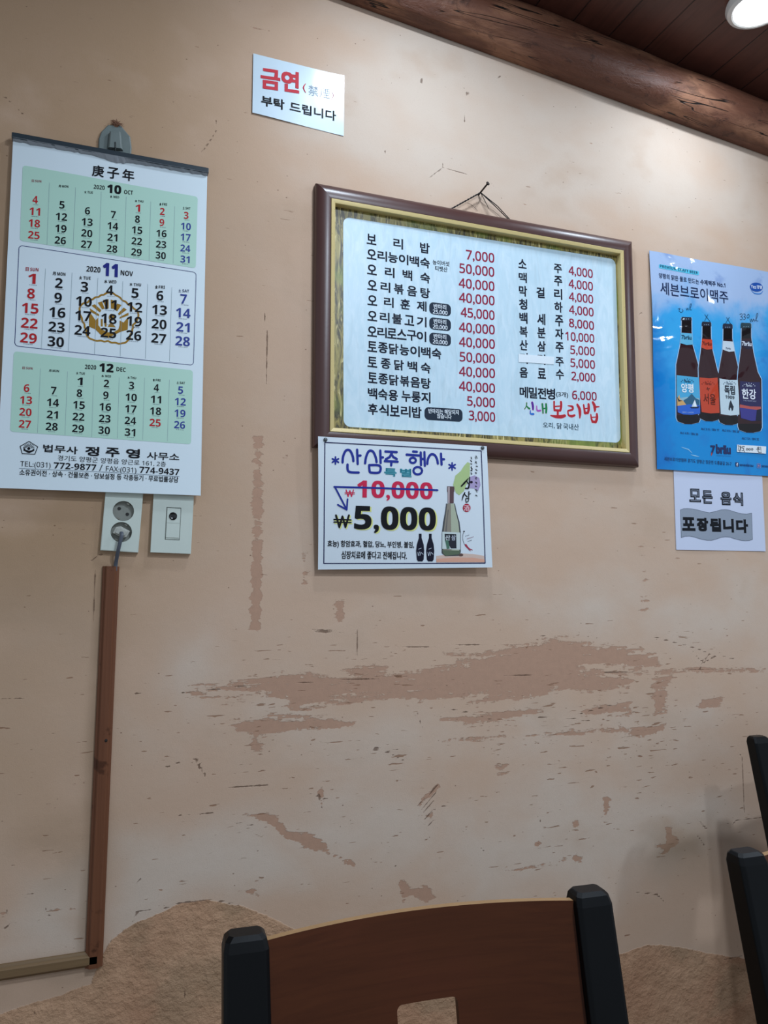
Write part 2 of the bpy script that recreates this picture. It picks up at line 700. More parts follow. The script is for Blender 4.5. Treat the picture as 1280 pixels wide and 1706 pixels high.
peel = np.zeros(gx2.shape)
for pts, soft, zm, amt in [
    ([(590, 118), (700, 108), (830, 83), (905, 90), (960, 100), (1050, 122), (1045, 138), (1000, 150), (940, 140), (890, 130), (882, 152), (985, 163), (985, 186), (840, 198), (700, 208), (560, 206), (430, 210), (262, 230), (262, 200), (180, 203), (60, 196), (200, 172), (240, 160), (380, 162), (400, 145), (440, 140), (490, 160), (560, 150), (640, 140)], .026, R7, 1.0),
    ([(985, 155), (1050, 150), (1130, 143), (1275, 143), (1275, 152), (1130, 158), (1000, 165)], .014, R7, .75),
    ([(110, 252), (240, 250), (400, 258), (390, 272), (250, 278), (200, 290), (150, 283), (140, 268)], .012, R7, .98),
    ([(200, 232), (330, 245), (260, 258), (190, 250)], .02, R7, .7),
    ([(560, 245), (640, 246), (740, 232), (800, 235), (705, 262), (650, 266), (600, 258)], .012, R7, .95),
    ([(870, 232), (985, 222), (990, 245), (890, 245)], .013, R7, .85),
    ([(1030, 165), (1070, 165), (1065, 240), (1035, 245)], .016, R7, .8),
    ([(1135, 205), (1185, 205), (1180, 238), (1130, 240)], .016, R7, .75),
    ([(570, 297), (760, 283), (880, 275), (1060, 266), (1055, 282), (900, 286), (740, 292), (600, 302)], .012, R7, .82),
    ([(960, 268), (1050, 268), (1045, 290), (1000, 292)], .012, R7, .85),
    ([(180, 290), (215, 300), (190, 330), (170, 310)], .014, R7, .7),
    ([(960, 0), (1000, 0), (992, 340), (975, 345), (952, 335)], .006, RA, .95),
    ([(960, -400), (1002, -400), (1000, 0), (960, 0)], .008, RA, .78),
    ([(1142, 30), (1180, 30), (1175, 190), (1150, 185)], .012, RA, .5),
    ([(355, 0), (378, 0), (375, 50), (360, 52)], .009, R7, .8),
    ([(1000, -135), (1020, -140), (1035, 25), (1010, 25)], .02, R7, .45),
    ([(40, 108), (110, 112), (140, 145), (190, 155), (235, 175), (240, 195), (295, 225), (300, 232), (250, 208), (210, 195), (140, 170), (110, 140)], .008, R9, 1.0),
    ([(400, 262), (420, 268), (432, 285), (470, 280), (495, 313), (470, 320), (430, 300), (415, 318)], .008, R9, 1.0),
    ([(498, 38), (502, 45), (470, 75), (455, 90), (452, 80)], .006, R9, 1.0),
    ([(450, 95), (490, 100), (488, 125), (462, 142), (468, 118)], .014, R9, .62),
    ([(630, -10), (668, -15), (662, 22), (632, 15)], .012, R9, .75),
    ([(890, 65), (905, 68), (900, 110), (893, 112)], .008, R9, .8),
    ([(815, 120), (832, 122), (828, 142), (818, 140)], .007, R9, .85),
    ([(728, 168), (742, 172), (738, 190), (728, 186)], .007, R9, .8),
    ([(215, 42), (225, 45), (222, 98), (216, 70)], .005, R9, .9),
    ([(1035, 140), (1055, 138), (1052, 155), (1075, 175), (1045, 198), (1025, 205), (1035, 192), (1005, 185), (1038, 178), (1040, 160)], .006, R9, 1.0),
    ([(660, 235), (800, 218), (805, 232), (720, 246), (670, 250)], .018, R9, .6),
    ([(820, 205), (840, 212), (838, 232), (818, 228)], .007, R9, .75),
    ([(25, 290), (60, 290), (80, 303), (45, 300)], .008, R9, .8),
    ([(850, 730), (870, 735), (862, 755), (848, 752)], .006, R8, .9),
    ([(0, 855), (40, 850), (38, 880), (0, 885)], .01, R8, .7),
]:
    peel = np.maximum(peel, amt * poly_field(pts, soft, zm))

mud = poly_field([(150, 1640), (168, 1592), (187, 1566), (225, 1537), (265, 1522), (300, 1506), (344, 1499), (400, 1508), (440, 1525), (520, 1560), (640, 1592), (800, 1605), (950, 1600), (1040, 1588), (1080, 1573), (1124, 1577), (1180, 1588), (1250, 1598), (1330, 1600), (1500, 1640), (1500, 2600), (-700, 2600), (-700, 1740), (0, 1690)], .016)
dark_areas = np.maximum.reduce([
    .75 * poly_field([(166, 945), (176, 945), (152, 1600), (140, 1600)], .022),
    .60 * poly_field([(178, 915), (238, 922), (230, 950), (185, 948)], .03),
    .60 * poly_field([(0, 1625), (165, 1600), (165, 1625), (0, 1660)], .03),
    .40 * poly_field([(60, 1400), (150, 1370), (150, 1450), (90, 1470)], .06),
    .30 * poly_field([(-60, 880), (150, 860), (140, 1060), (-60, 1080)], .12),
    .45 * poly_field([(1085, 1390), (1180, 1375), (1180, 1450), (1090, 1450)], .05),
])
# pale trowelled areas, with the lamp-lit top of the wall painted in
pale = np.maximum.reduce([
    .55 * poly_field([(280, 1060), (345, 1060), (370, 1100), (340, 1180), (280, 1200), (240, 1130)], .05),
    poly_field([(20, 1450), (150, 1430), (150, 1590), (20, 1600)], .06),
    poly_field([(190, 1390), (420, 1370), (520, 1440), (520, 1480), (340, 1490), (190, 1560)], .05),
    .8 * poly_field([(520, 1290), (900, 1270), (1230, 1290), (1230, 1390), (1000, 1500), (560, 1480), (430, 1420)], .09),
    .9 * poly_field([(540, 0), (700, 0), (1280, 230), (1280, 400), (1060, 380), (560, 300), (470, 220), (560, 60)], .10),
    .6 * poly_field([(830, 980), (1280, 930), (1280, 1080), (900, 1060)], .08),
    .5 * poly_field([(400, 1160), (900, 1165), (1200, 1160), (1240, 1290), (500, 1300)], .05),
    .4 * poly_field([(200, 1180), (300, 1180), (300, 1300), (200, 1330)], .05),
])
brown = np.maximum.reduce([  # browner plaster at left, with the light falling off there painted in
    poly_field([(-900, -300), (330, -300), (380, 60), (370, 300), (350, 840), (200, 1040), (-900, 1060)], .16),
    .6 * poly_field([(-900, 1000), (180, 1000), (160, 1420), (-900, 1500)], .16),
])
scr = np.maximum.reduce([
    poly_field([(300, 1030), (1280, 1000), (1280, 1340), (1100, 1430), (400, 1480), (200, 1400), (200, 1180), (300, 1130)], .08),
    .75 * poly_field([(-100, 1060), (1300, 1000), (1300, 1600), (-100, 1640)], .10),
    .45 * poly_field([(-700, -300), (1700, -300), (1700, 1700), (-700, 1700)], .10),
])
crack = line_field([
    ([(35, 197), (60, 195), (200, 178), (250, 180), (330, 172), (430, 168), (490, 163), (560, 165), (700, 163), (800, 158), (900, 156), (1000, 152), (1130, 149), (1275, 150)], R7),
    ([(720, 858), (770, 856), (850, 835), (880, 842), (960, 815), (1040, 805), (1110, 797), (1200, 810), (1280, 828)], R8),
    ([(710, 920), (722, 880), (740, 855)], R8),
    ([(715, 735), (735, 705), (755, 680)], R8),
    ([(950, 350), (985, 338), (1015, 352), (1060, 345), (1135, 332)], R8),
    ([(0, 965), (60, 925), (75, 912), (100, 915)], R8),
    ([(35, 850), (42, 880)], R8),
    ([(120, 765), (150, 762), (180, 770)], R8),
    ([(55, 610), (90, 620)], R8),
    ([(235, 830), (262, 880), (275, 885)], R8),
    ([(180, 1385), (200, 1430), (240, 1455)], R8),
    ([(975, 1250), (990, 1330)], R8),
    ([(1085, 60), (1040, 45), (1095, 130)], R8),
    ([(485, 45), (500, 38), (450, 90)], R9), ([(495, 55), (455, 105)], R9), ([(490, 75), (452, 115)], R9), ([(492, 95), (458, 128)], R9), ([(495, 118), (470, 140)], R9),
    ([(1113, 122), (1135, 142)], R9), ([(1113, 160), (1132, 185)], R9), ([(597, 188), (606, 196)], R9), ([(220, 45), (215, 70), (222, 95)], R9), ([(190, 60), (240, 75)], R9),
    ([(505, 90), (525, 92)], R9), ([(735, 115), (745, 135)], R9), ([(683, 55), (685, 165)], R9),
    ([(0, 45), (95, 40)], R9), ([(20, 130), (60, 135)], R9),
    ([(905, 300), (960, 293), (1010, 298), (1028, 310)], R9),
    ([(400, 1510 - 1280), (395, 1512 - 1280)], R9),
    ([(1158, 115), (1140, 130), (1135, 148)], R7), ([(1120, 108), (1140, 135), (1165, 122)], R7), ([(1180, 118), (1215, 128)], R7),
    ([(405, 60), (402, 120)], R7), ([(530, 235), (542, 270), (540, 310)], R7), ([(425, 318), (470, 325), (508, 345)], R7), ([(440, 315), (490, 318)], R7),
    ([(310, 65), (380, 68)], R7), ([(485, 102), (700, 93), (760, 95)], R7), ([(785, 80), (815, 73)], R7),
    ([(590, 230), (640, 240), (700, 258)], R7), ([(790, 250), (850, 252), (900, 258)], R7), ([(870, 245), (960, 220)], R7),
    ([(345, 80), (370, 62), (395, 50)], RA), ([(358, 110), (362, 140), (356, 200), (360, 330), (356, 500)], RA),
    ([(515, 585), (565, 577)], RA), ([(690, 582), (720, 578)], RA), ([(5, 602), (80, 600), (130, 595)], RA), ([(735, 830), (780, 900)], RA), ([(630, 865), (690, 845)], RA),
    ([(145, 733), (215, 733)], RA), ([(1190, 342), (1280, 345)], RA), ([(1195, 347), (1270, 355)], RA),
    ([(370, 705), (420, 665), (530, 690)], RB), ([(420, 645), (422, 665)], RB),
    ([(630, 320), (650, 300)], RB), ([(470, 330), (490, 338), (507, 347)], RB), ([(512, 360), (518, 380), (530, 358)], RB),
    ([(328, 325), (342, 310), (338, 335)], RB), ([(194, 597), (190, 620)], RB), ([(510, 445), (508, 480)], RB), ([(615, 725), (628, 742)], RB),
    ([(1150, 405), (1172, 393)], ZE), ([(1217, 997), (1245, 985)], ZE),
    ([(340, 60), (360, 85)], ZE),
    ([(-10, 150), (12, 165), (28, 180), (40, 192)], ZZ), ([(335, 255), (352, 232), (362, 215), (360, 200)], ZZ),
    ([(440, 520), (445, 560), (443, 640)], ZZ),
    ([(1195, 1095), (1160, 1080), (1085, 1060)], ZZ), ([(445, 580), (470, 590), (500, 560), (640, 545)], RC), ([(280, 560), (325, 612)], RC), ([(280, 655), (318, 705)], RC),
    ([(505, 1395), (560, 1410), (605, 1450)], RC), ([(405, 1355), (470, 1335), (530, 1320)], RC), ([(500, 180), (530, 205), (535, 350), (540, 520)], RC), ([(0, 980), (50, 975), (105, 1040)], RC), ([(195, 1090), (200, 1290)], RC),
])
b = MB()
me = bpy.data.meshes.new('wall_back')
nv = (nx + 1) * (nz + 1)
co = np.stack([gx2, np.zeros_like(gx2), gz2], -1).reshape(-1)
ii = (np.arange(nz)[:, None] * (nx + 1) + np.arange(nx)[None, :]).reshape(-1)
quads = np.stack([ii, ii + 1, ii + nx + 2, ii + nx + 1], -1)
me.vertices.add(nv)
me.vertices.foreach_set('co', co)
me.loops.add(len(quads) * 4)
me.loops.foreach_set('vertex_index', quads.reshape(-1).astype(np.int32))
me.polygons.add(len(quads))
me.polygons.foreach_set('loop_start', (np.arange(len(quads)) * 4).astype(np.int32))
me.update(calc_edges=True)
for nme, arr in (('peel', peel), ('mud', mud), ('dark_areas', dark_areas), ('pale', pale), ('brown', brown), ('scratch', scr), ('crack', crack)):
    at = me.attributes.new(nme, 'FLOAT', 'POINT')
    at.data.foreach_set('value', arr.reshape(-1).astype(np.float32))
wall = bpy.data.objects.new('wall_back', me)
COL.objects.link(wall)
tag(wall, 'worn beige plaster wall with scraped bands and hairline cracks', None, None, 'structure')

q = Nodes('clay_plaster')
v = q.coords()
vh = q.coords((1, 1, 1.5))
n1 = q.noise(v, 1.9, 5, .6, .4)
n2 = q.noise(vh, 4.2, 4, .5, .15)
ns = q.noise(q.coords((9, 1, 62)), 1.0, 7, .66, .2)
nf = q.noise(v, 70, 4, .6)
nx_ = q.noise(q.coords((20, 1, 150)), 1.0, 3, .5, .3)
ny_ = q.noise(q.coords((26, 1, 120), rot=(0, R(35), 0)), 1.0, 2, .5, .3)
nd_ = q.noise(v, 34, 2, .5)
ng = q.noise(v, 420, 3, .6)
nmud = q.noise(v, 16, 6, .65)
# base coat
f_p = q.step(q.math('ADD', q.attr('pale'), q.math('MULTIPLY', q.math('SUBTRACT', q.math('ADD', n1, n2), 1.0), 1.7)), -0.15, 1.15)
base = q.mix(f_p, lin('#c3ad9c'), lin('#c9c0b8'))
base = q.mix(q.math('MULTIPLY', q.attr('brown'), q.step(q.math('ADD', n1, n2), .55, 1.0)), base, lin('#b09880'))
base = q.mix(q.math('MULTIPLY', q.step(n2, .54, .74), .55), base, lin('#b79f8b'))
base = q.mix(q.math('MULTIPLY', q.step(ng, .5, .8), .25), base, lin('#a5978b'))
# scraped through to the browner coat
pm = q.step(q.math('ADD', q.attr('peel'), q.math('ADD', q.math('MULTIPLY', q.math('SUBTRACT', ns, .5), 2.3), q.math('MULTIPLY', q.math('SUBTRACT', nf, .5), .9))), .47, .56)
pcol = q.mix(nf, lin('#a78c7c'), lin('#b89987'))
base = q.mix(pm, base, pcol)
# little horizontal scrapes and nicks
sm = q.math('MULTIPLY', q.step(q.math('ADD', nx_, q.math('ADD', q.math('MULTIPLY', q.attr('scratch'), .11), q.math('MULTIPLY', q.math('SUBTRACT', n2, .5), .22))), .775, .80), q.step(q.attr('scratch'), .3, .5))
base = q.mix(q.math('MULTIPLY', sm, .8), base, lin('#8a6a55'))
sm2 = q.step(q.math('ADD', ny_, q.math('MULTIPLY', q.attr('scratch'), .09)), .80, .825)
base = q.mix(q.math('MULTIPLY', sm2, .75), base, lin('#84654f'))
vor = q.n('ShaderNodeTexVoronoi', {'Scale': 44.0, 'Randomness': 1.0}, feature='F1')
q.t.links.new(q.coords((1, 1, 1.5)), vor.inputs['Vector'])
sep = q.n('ShaderNodeSeparateColor')
q.t.links.new(vor.outputs['Color'], sep.inputs[0])
dots = q.math('MULTIPLY', q.step(q.math('ADD', vor.outputs['Distance'], q.math('MULTIPLY', q.math('SUBTRACT', nf, .5), .12)), .085, .045), q.step(q.math('ADD', sep.outputs[0], q.math('MULTIPLY', q.attr('scratch'), .20)), .92, .94))
base = q.mix(q.math('MULTIPLY', dots, .8), base, lin('#6d5545'))
# rough mud repair along the bottom
mm = q.step(q.math('ADD', q.attr('mud'), q.math('ADD', q.math('MULTIPLY', q.math('SUBTRACT', nmud, .5), .5), q.math('MULTIPLY', q.math('SUBTRACT', nf, .5), .2))), .46, .54)
mcol = q.mix(q.step(nmud, .3, .7), lin('#b0937a'), lin('#c6a68c'))
mcol = q.mix(q.step(n1, .42, .68), mcol, lin('#a8846c'))
mcol = q.mix(q.math('MULTIPLY', q.step(n2, .5, .62), .6), mcol, lin('#9c8770'))
mcol = q.mix(q.math('MULTIPLY', q.step(ng, .62, .75), .35), mcol, lin('#d5c4b0'))
base = q.mix(mm, base, mcol)
# darker areas, strongest along the upright cable cover
base = q.mix(q.math('MULTIPLY', q.attr('dark_areas'), q.step(n2, .25, .6)), base, lin('#7d6a50'))
# hairline cracks
cd = q.math('ADD', q.attr('crack'), q.math('MULTIPLY', q.math('SUBTRACT', nf, .5), .005))
cm = q.step(cd, .0021, .0005)
base = q.mix(q.math('MULTIPLY', cm, .72), base, lin('#5f493b'))
# relief
hgt = q.math('ADD', q.math('MULTIPLY', n2, .6), q.math('ADD', q.math('MULTIPLY', ng, .07), q.math('MULTIPLY', nf, .10)))
hgt = q.math('SUBTRACT', hgt, q.math('MULTIPLY', pm, .22))
hgt = q.math('SUBTRACT', hgt, q.math('MULTIPLY', sm, .20))
hgt = q.math('SUBTRACT', hgt, q.math('MULTIPLY', cm, .5))
hgt = q.math('ADD', hgt, q.math('MULTIPLY', mm, q.math('ADD', q.math('MULTIPLY', nmud, 1.6), q.math('SUBTRACT', q.math('MULTIPLY', nf, .8), 1.1))))
nm = q.bump(hgt, .55, .006)
nm = q.bump(q.math('MULTIPLY', mm, q.math('ADD', nmud, q.math('MULTIPLY', nf, .35))), .35, .012, nm)
# what the plaster sends back under the cold lamps
mul = q.n('ShaderNodeMix', data_type='RGBA', blend_type='MULTIPLY')
mul.inputs[0].default_value = 1.0
q.put(mul.inputs[6], base)
mul.inputs[7].default_value = (1.06, .965, .872, 1)
base = mul.outputs[2]
q.out(base, q.math('SUBTRACT', .86, q.math('MULTIPLY', f_p, .1)), nm, .25)
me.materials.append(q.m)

# ---- floor
b = MB()
b.box(WX0, WX1, -4.2, 0.0, -0.05, 0.0)
q = Nodes('floor_tiles')
v = q.coords()
br = q.n('ShaderNodeTexBrick', {'Scale': 1.0, 'Mortar Size': .004, 'Brick Width': .45, 'Row Height': .45, 'Color1': lin('#8a7a68'), 'Color2': lin('#80715f'), 'Mortar': lin('#4c4338')}, offset=0.0)
q.t.links.new(v, br.inputs['Vector'])
q.out(br.outputs['Color'], .35, q.bump(q.noise(v, 60, 3), .1))
tag(b.link('floor', q.m), 'brown tiled floor under the chairs', None, None, 'structure')

# ---- ceiling boards
b = MB()
zs = []
for x in (WX0, WX1):
    zs.append(ceil_z(x))
b.hexa([(WX0, -4.2, zs[0]), (WX1, -4.2, zs[1]), (WX1, 0, zs[1]), (WX0, 0, zs[0]), (WX0, -4.2, zs[0] + .05), (WX1, -4.2, zs[1] + .05), (WX1, 0, zs[1] + .05), (WX0, 0, zs[0] + .05)])
q = Nodes('dark_ceiling_boards')
v = q.coords()
sx = q.n('ShaderNodeSeparateXYZ')
q.t.links.new(v, sx.inputs[0])
xx = q.math('DIVIDE', q.math('ADD', sx.outputs[0], .024), .112)
fr = q.math('FRACT', q.math('ADD', xx, 100.0))
seam = q.step(q.math('ABSOLUTE', q.math('SUBTRACT', fr, .5)), .480, .494)
board = q.math('FLOOR', q.math('ADD', xx, 100.0))
wn = q.n('ShaderNodeTexWhiteNoise', noise_dimensions='1D')
q.put(wn.inputs['W'], board)
gr = q.noise(q.coords((30, 2.2, 1)), 1.0, 6, .65, 1.2)
c = q.mix(gr, lin('#2f1a16'), lin('#6a3d30'))
c = q.mix(q.math('MULTIPLY', wn.outputs['Value'], .4), c, lin('#54302a'))
c = q.mix(q.math('MULTIPLY', seam, .9), c, lin('#120a09'))
q.out(c, .42, q.bump(q.math('SUBTRACT', q.math('MULTIPLY', gr, .3), seam), .5, .003), .4)
tag(b.link('ceiling', q.m), 'dark stained board ceiling above the log', None, None, 'structure')

# ---- the log along the top of the wall
BR, BC = 0.0775, 0.068       # half log: flat back on the wall, underside hewn flat
rings = []
NB, NR = 40, 220
a0 = math.atan2(-BC, -0.036)
for i in range(NR):
    x = WX0 + 0.02 + (WX1 - WX0 - 0.04) * i / (NR - 1)
    zb_ = beam_z(x)
    ring = [(x, -.0012, zb_), (x, -.018, zb_ - .0006)]
    for k in range(NB + 1):
        t = k / NB
        a = a0 - (a0 + 2 * math.pi - math.pi / 2) * t if a0 < 0 else a0
        r = BR + 0.0022 * math.sin(3 * a + 1.7 * x) + 0.0018 * math.sin(5 * a - 4.1 * x + 1) + 0.0016 * math.sin(9.3 * x + 2 * a) + 0.0010 * math.sin(23 * x + 4 * a)
        z = zb_ + BC + r * math.sin(a)
        y = r * math.cos(a)
        if k == 0:
            z = zb_
        ring.append((x, min(-.0012, y), min(max(z, zb_), ceil_z(x) - .001)))
    rings.append(ring)
b = MB()
b.rings(rings)
q = Nodes('old_log')
v = q.coords()
gr = q.noise(q.coords((2.2, 26, 26)), 1.0, 7, .68, .8)
bl = q.noise(q.coords((4, 9, 9)), 1.0, 4, .6, .6)
pk = q.noise(q.coords((18, 34, 34)), 1.0, 5, .7, .5)
ck = q.noise(q.coords((1.6, 40, 40), loc=(3.1, .2, .4)), 1.0, 2, .4, .15)
c = q.mix(gr, lin('#331d15'), lin('#835440'))
c = q.mix(q.step(bl, .45, .7), c, lin('#94684f'))
c = q.mix(q.math('MULTIPLY', q.step(pk, .56, .66), .5), c, lin('#2c1b17'))
c = q.mix(q.math('MULTIPLY', q.step(bl, .36, .22), .6), c, lin('#30201b'))
crk = q.step(q.math('ABSOLUTE', q.math('SUBTRACT', ck, .5)), .010, .003)
crk = q.math('MULTIPLY', crk, q.step(bl, .47, .56))
c = q.mix(crk, c, lin('#160c08'))
hh = q.math('SUBTRACT', q.math('ADD', q.math('MULTIPLY', gr, .35), q.math('MULTIPLY', pk, .55)), q.math('MULTIPLY', crk, .8))
q.out(c, q.math('ADD', .38, q.math('MULTIPLY', pk, .3)), q.bump(hh, .9, .008), .35)
beam = b.link('roof_beam', q.m, smooth='angle')
tag(beam, 'varnished round log beam running along the top of the plaster wall', 'beam')

# ---- ceiling downlights
M_RIM = plain('lamp_rim', '#d8d8d6', .35, coat=.3)
qq = Nodes('lit_diffuser')
qq.put(qq.b.inputs['Emission Color'], (0.93, 0.98, 1.0, 1))
qq.put(qq.b.inputs['Emission Strength'], 9.0)
M_GLOW = qq.out((.9, .92, .95, 1), .4)


def downlight(x, y, watts, label):
    z = ceil_z(x)
    L = thing('ceiling_downlight', label, 'ceiling light', (x, y, z - .001), group='round downlights on the board ceiling')
    m = MB()
    m.lathe_z(x, y, [(.052, z - .0025), (.074, z - .0025), (.0755, z - .010), (.071, z - .020), (.062, z - .0235), (.058, z - .0215), (.052, z - .008)], 40, cap=False)
    m.link('rim', M_RIM, L, smooth='angle')
    m = MB()
    m.lathe_z(x, y, [(.0575, z - .012), (.0575, z - .0215), (.046, z - .0245), (.024, z - .0262), (.002, z - .0266)], 40)
    m.link('diffuser', M_GLOW, L, smooth='angle')
    la = bpy.data.lights.new('lamp_light', 'AREA')
    la.shape = 'DISK'
    la.size = .11
    la.energy = watts
    la.color = LAMP_COL
    lo = bpy.data.objects.new('lamp_light', la)
    COL.objects.link(lo)
    lo.parent = L
    lo.location = (0, 0, -.0285)
    return L


for i, (x, y, w) in enumerate(LAMPS):
    downlight(x, y, w, ['round white downlight glowing on the dark board ceiling beside the log', 'round downlight on the ceiling above the no smoking notice', 'round downlight on the ceiling out in the room facing the blue poster', 'round downlight on the ceiling behind the dining chairs', 'round downlight on the ceiling far out in the room', 'round downlight on the ceiling above the near dining chair'][i])

# ================================================================== THINGS ON THE WALL
BLK, RED, BLU, NAVY = '#101117', '#b3262c', '#2a3a86', '#1b2a66'
M_PAPER = paper('#dde6ee', .55)
M_SHEET = paper('#dceaf1', .42, wrinkle=.25, wscale=4.0)

# ------------------------------------------------------------------ wall calendar
DAYS = [('日', 'SUN'), ('月', 'MON'), ('火', 'TUE'), ('水', 'WED'), ('木', 'THU'), ('金', 'FRI'), ('土', 'SAT')]
x0c, z1c = W(*ZZ(22, 229), .012)
x1c = W(*ZZ(347, 295), .012)[0]
z0c = W(*ZB(1182, 1087), .02)[1]
x1c = (x1c + W(*ZB(1182, 1087), .02)[0]) / 2


def d_cal(X, Z):
    w = (z1c - Z) / (z1c - z0c)
    u = (X - x0c) / (x1c - x0c)
    return .0125 + .010 * w * w + .0012 * math.sin(u * 7 + 2 * w) * math.exp(-6 * max(w, 0)) + .0012 * math.sin(u * 3.0 + w * 4)


calendar = thing('wall_calendar', 'tall white three month paper calendar with pale green panels hanging from a hook', 'calendar', ((x0c + x1c) / 2, 0, z0c))
sheet_mesh(x0c, x1c, z0c, z1c, d_cal, .006, 24, 40).link('sheet', M_SHEET, calendar, smooth='angle')
bar = MB()
bz = z1c - .004
bar.box(x0c - .002, x1c + .002, -.021, -.004, bz - .0015, bz + .0105)
bar.link('hanger_bar', plain('dark_plastic', '#27333b', .4, bump=.1), calendar, bevel=.0015)
# crumpled paper edge left under the bar
edge = MB()
rnd = random.Random(3)
top, bot = [], []
for i in range(61):
    X = x0c + (x1c - x0c) * i / 60
    hgt_ = .0035 + rnd.random() * .003 + .006 * math.exp(-((i - 31) / 4.0) ** 2)
    top.append((X, -.0215, bz))
    bot.append((X, -(d_cal(X, bz - hgt_) + .0006 + rnd.random() * .0012), bz - hgt_))
edge.rings([top, bot], closed_ring=False, cap=False)
edge.link('torn_edge', plain('grey_torn_paper', '#8f949a', .8), calendar)
GREEN = paper('#b6dccb', .5)
GREEN.name = 'green_print'


def month(zm, panel, rad, head, weekdays, cols, red, sz, h, name, outline, header_cols, lines):
    pr = Print(d_cal, zm)
    if outline:
        pts = pr.rquad(*panel, rad)
        pr.stroke(pts, .0011, NAVY, layer=0, closed=True, mapped=True)
    else:
        o = len(pr.v)
        pr.poly(pr.rquad(*panel, rad, n=5), GREEN, 0, mapped=True)
    for (s, bl, br, hh, colr, bold) in head:
        pr.text(bd(s), bl, br, hh, colr, bold, base=True)
    for (dj, de), (bl, br, hh), hc in zip(DAYS, weekdays, header_cols):
        w = br[0] - bl[0]
        sl = (br[1] - bl[1]) / w
        pr.text(dj, (bl[0], bl[1] + 1), (bl[0] + .24 * w, bl[1] + sl * .24 * w + 1), hh, hc, .03)
        pr.text(bd(de), (bl[0] + .36 * w, bl[1] + sl * .36 * w), br, hh * .92, hc, 0, base=True)
    for ci, (first, (xa, ya), last, (xb, yb)) in enumerate(cols):
        n = (last - first) // 7
        for k in range(n + 1):
            d = first + 7 * k
            t = k / n
            cx, cy = xa + (xb - xa) * t, ya + (yb - ya) * t
            s = str(d)
            ww = sz(ci) * (1.0 if len(s) == 2 else .46)
            if s in ('11', '1', '31', '21') and len(s) == 2:
                ww *= .93
            colr = RED if d in red else ('#38468f' if ci == 6 else BLK)
            pr.mid(bd(s), (cx, cy), ww, h(ci), colr, slope=lines[2])
            # the lunar date under the day: far too small to read, only specks of ink
            rr = random.Random(d * 7 + len(name))
            xq = cx - ww * .28
            yq = cy + h(ci) * .5 + 7
            while xq < cx + sz(ci) * .30:
                lw = 1.6 + rr.random() * 3.5
                pr.stroke([(xq, yq + lines[2] * (xq - cx)), (xq + lw, yq + lines[2] * (xq + lw - cx))], 3.0, '#6a7480', 2, cap=4)
                xq += lw + 3.5 + rr.random() * 3
    for (a, c) in lines[0]:
        pr.stroke([a, c], lines[1], '#8b9fa6', 1, cap=4)
    return pr.link(name, calendar)


wk = lambda *t: list(t)
month(ZA, ((135, 268), (1172, 455), (1160, 878), (118, 715)), .006,
      [('2020', (555, 407), (620, 415), 25, BLK, 0), ('10', (635, 431), (718, 441), 52, BLK, .03), ('OCT', (735, 438), (788, 443), 24, BLK, 0)],
      wk(((188, 367), (245, 371), 15), ((347, 398), (405, 402), 15), ((500, 434), (550, 438), 15), ((652, 460), (706, 465), 15), ((800, 486), (850, 490), 15), ((945, 505), (990, 508), 15), ((1083, 528), (1128, 531), 15)),
      [(4, (208, 472), 25, (200, 682)), (5, (367, 503), 26, (357, 713)), (6, (518, 538), 27, (512, 737)), (7, (671, 561), 28, (663, 763)), (1, (816, 522), 29, (808, 783)), (2, (961, 542), 30, (952, 802)), (3, (1103, 565), 31, (1096, 825))],
      {4, 11, 18, 25, 1, 2, 3, 9}, lambda c: 68 - c * 1.6, lambda c: 45 - c * .6, 'month_panel', False, ['#8b4b52'] + [BLK] * 6,
      ([((293, 372), (278, 740)), ((448, 400), (433, 765)), ((600, 425), (587, 785)), ((748, 455), (738, 810)), ((893, 483), (883, 830)), ((1035, 512), (1026, 850))], 1.6, .10))
zb = lambda x, y: (x, y + 1137.8)      # B zoom coordinates in the A zoom frame
month(ZA, ((113, 742), (1163, 903), zb(1146, 315), zb(87, 200)), .007,
      [('2020', (512, 897), (595, 905), 33, BLK, 0), ('11', (608, 922), (697, 932), 78, '#232a7c', .03), ('NOV', (715, 919), (788, 927), 30, BLK, 0)],
      wk(((152, 893), (228, 897), 22), ((312, 918), (388, 924), 21), ((470, 943), (537, 947), 20), ((618, 965), (690, 969), 20), ((768, 982), (836, 986), 19), ((920, 997), (977, 1000), 19), ((1058, 1018), (1120, 1022), 18)),
      [(1, (188, 940), 29, zb(168, 153)), (2, (348, 966), 30, zb(330, 175)), (3, (500, 988), 24, zb(488, 108)), (4, (650, 1008), 25, zb(642, 123)), (5, (800, 1025), 26, zb(792, 138)), (6, (947, 1040), 27, zb(940, 155)), (7, (1087, 1060), 28, zb(1082, 172))],
      {1, 8, 15, 22, 29}, lambda c: 98 - c * 2.1, lambda c: 60 - c * .7, 'month_panel', True, ['#a03a44'] + [BLK] * 5 + ['#4a5470'],
      ([((270, 880), zb(245, 222)), ((428, 905), zb(405, 236)), ((580, 935), zb(560, 250)), ((728, 955), zb(712, 262)), ((876, 972), zb(862, 275)), ((1018, 992), zb(1005, 290))], 1.6, .09))
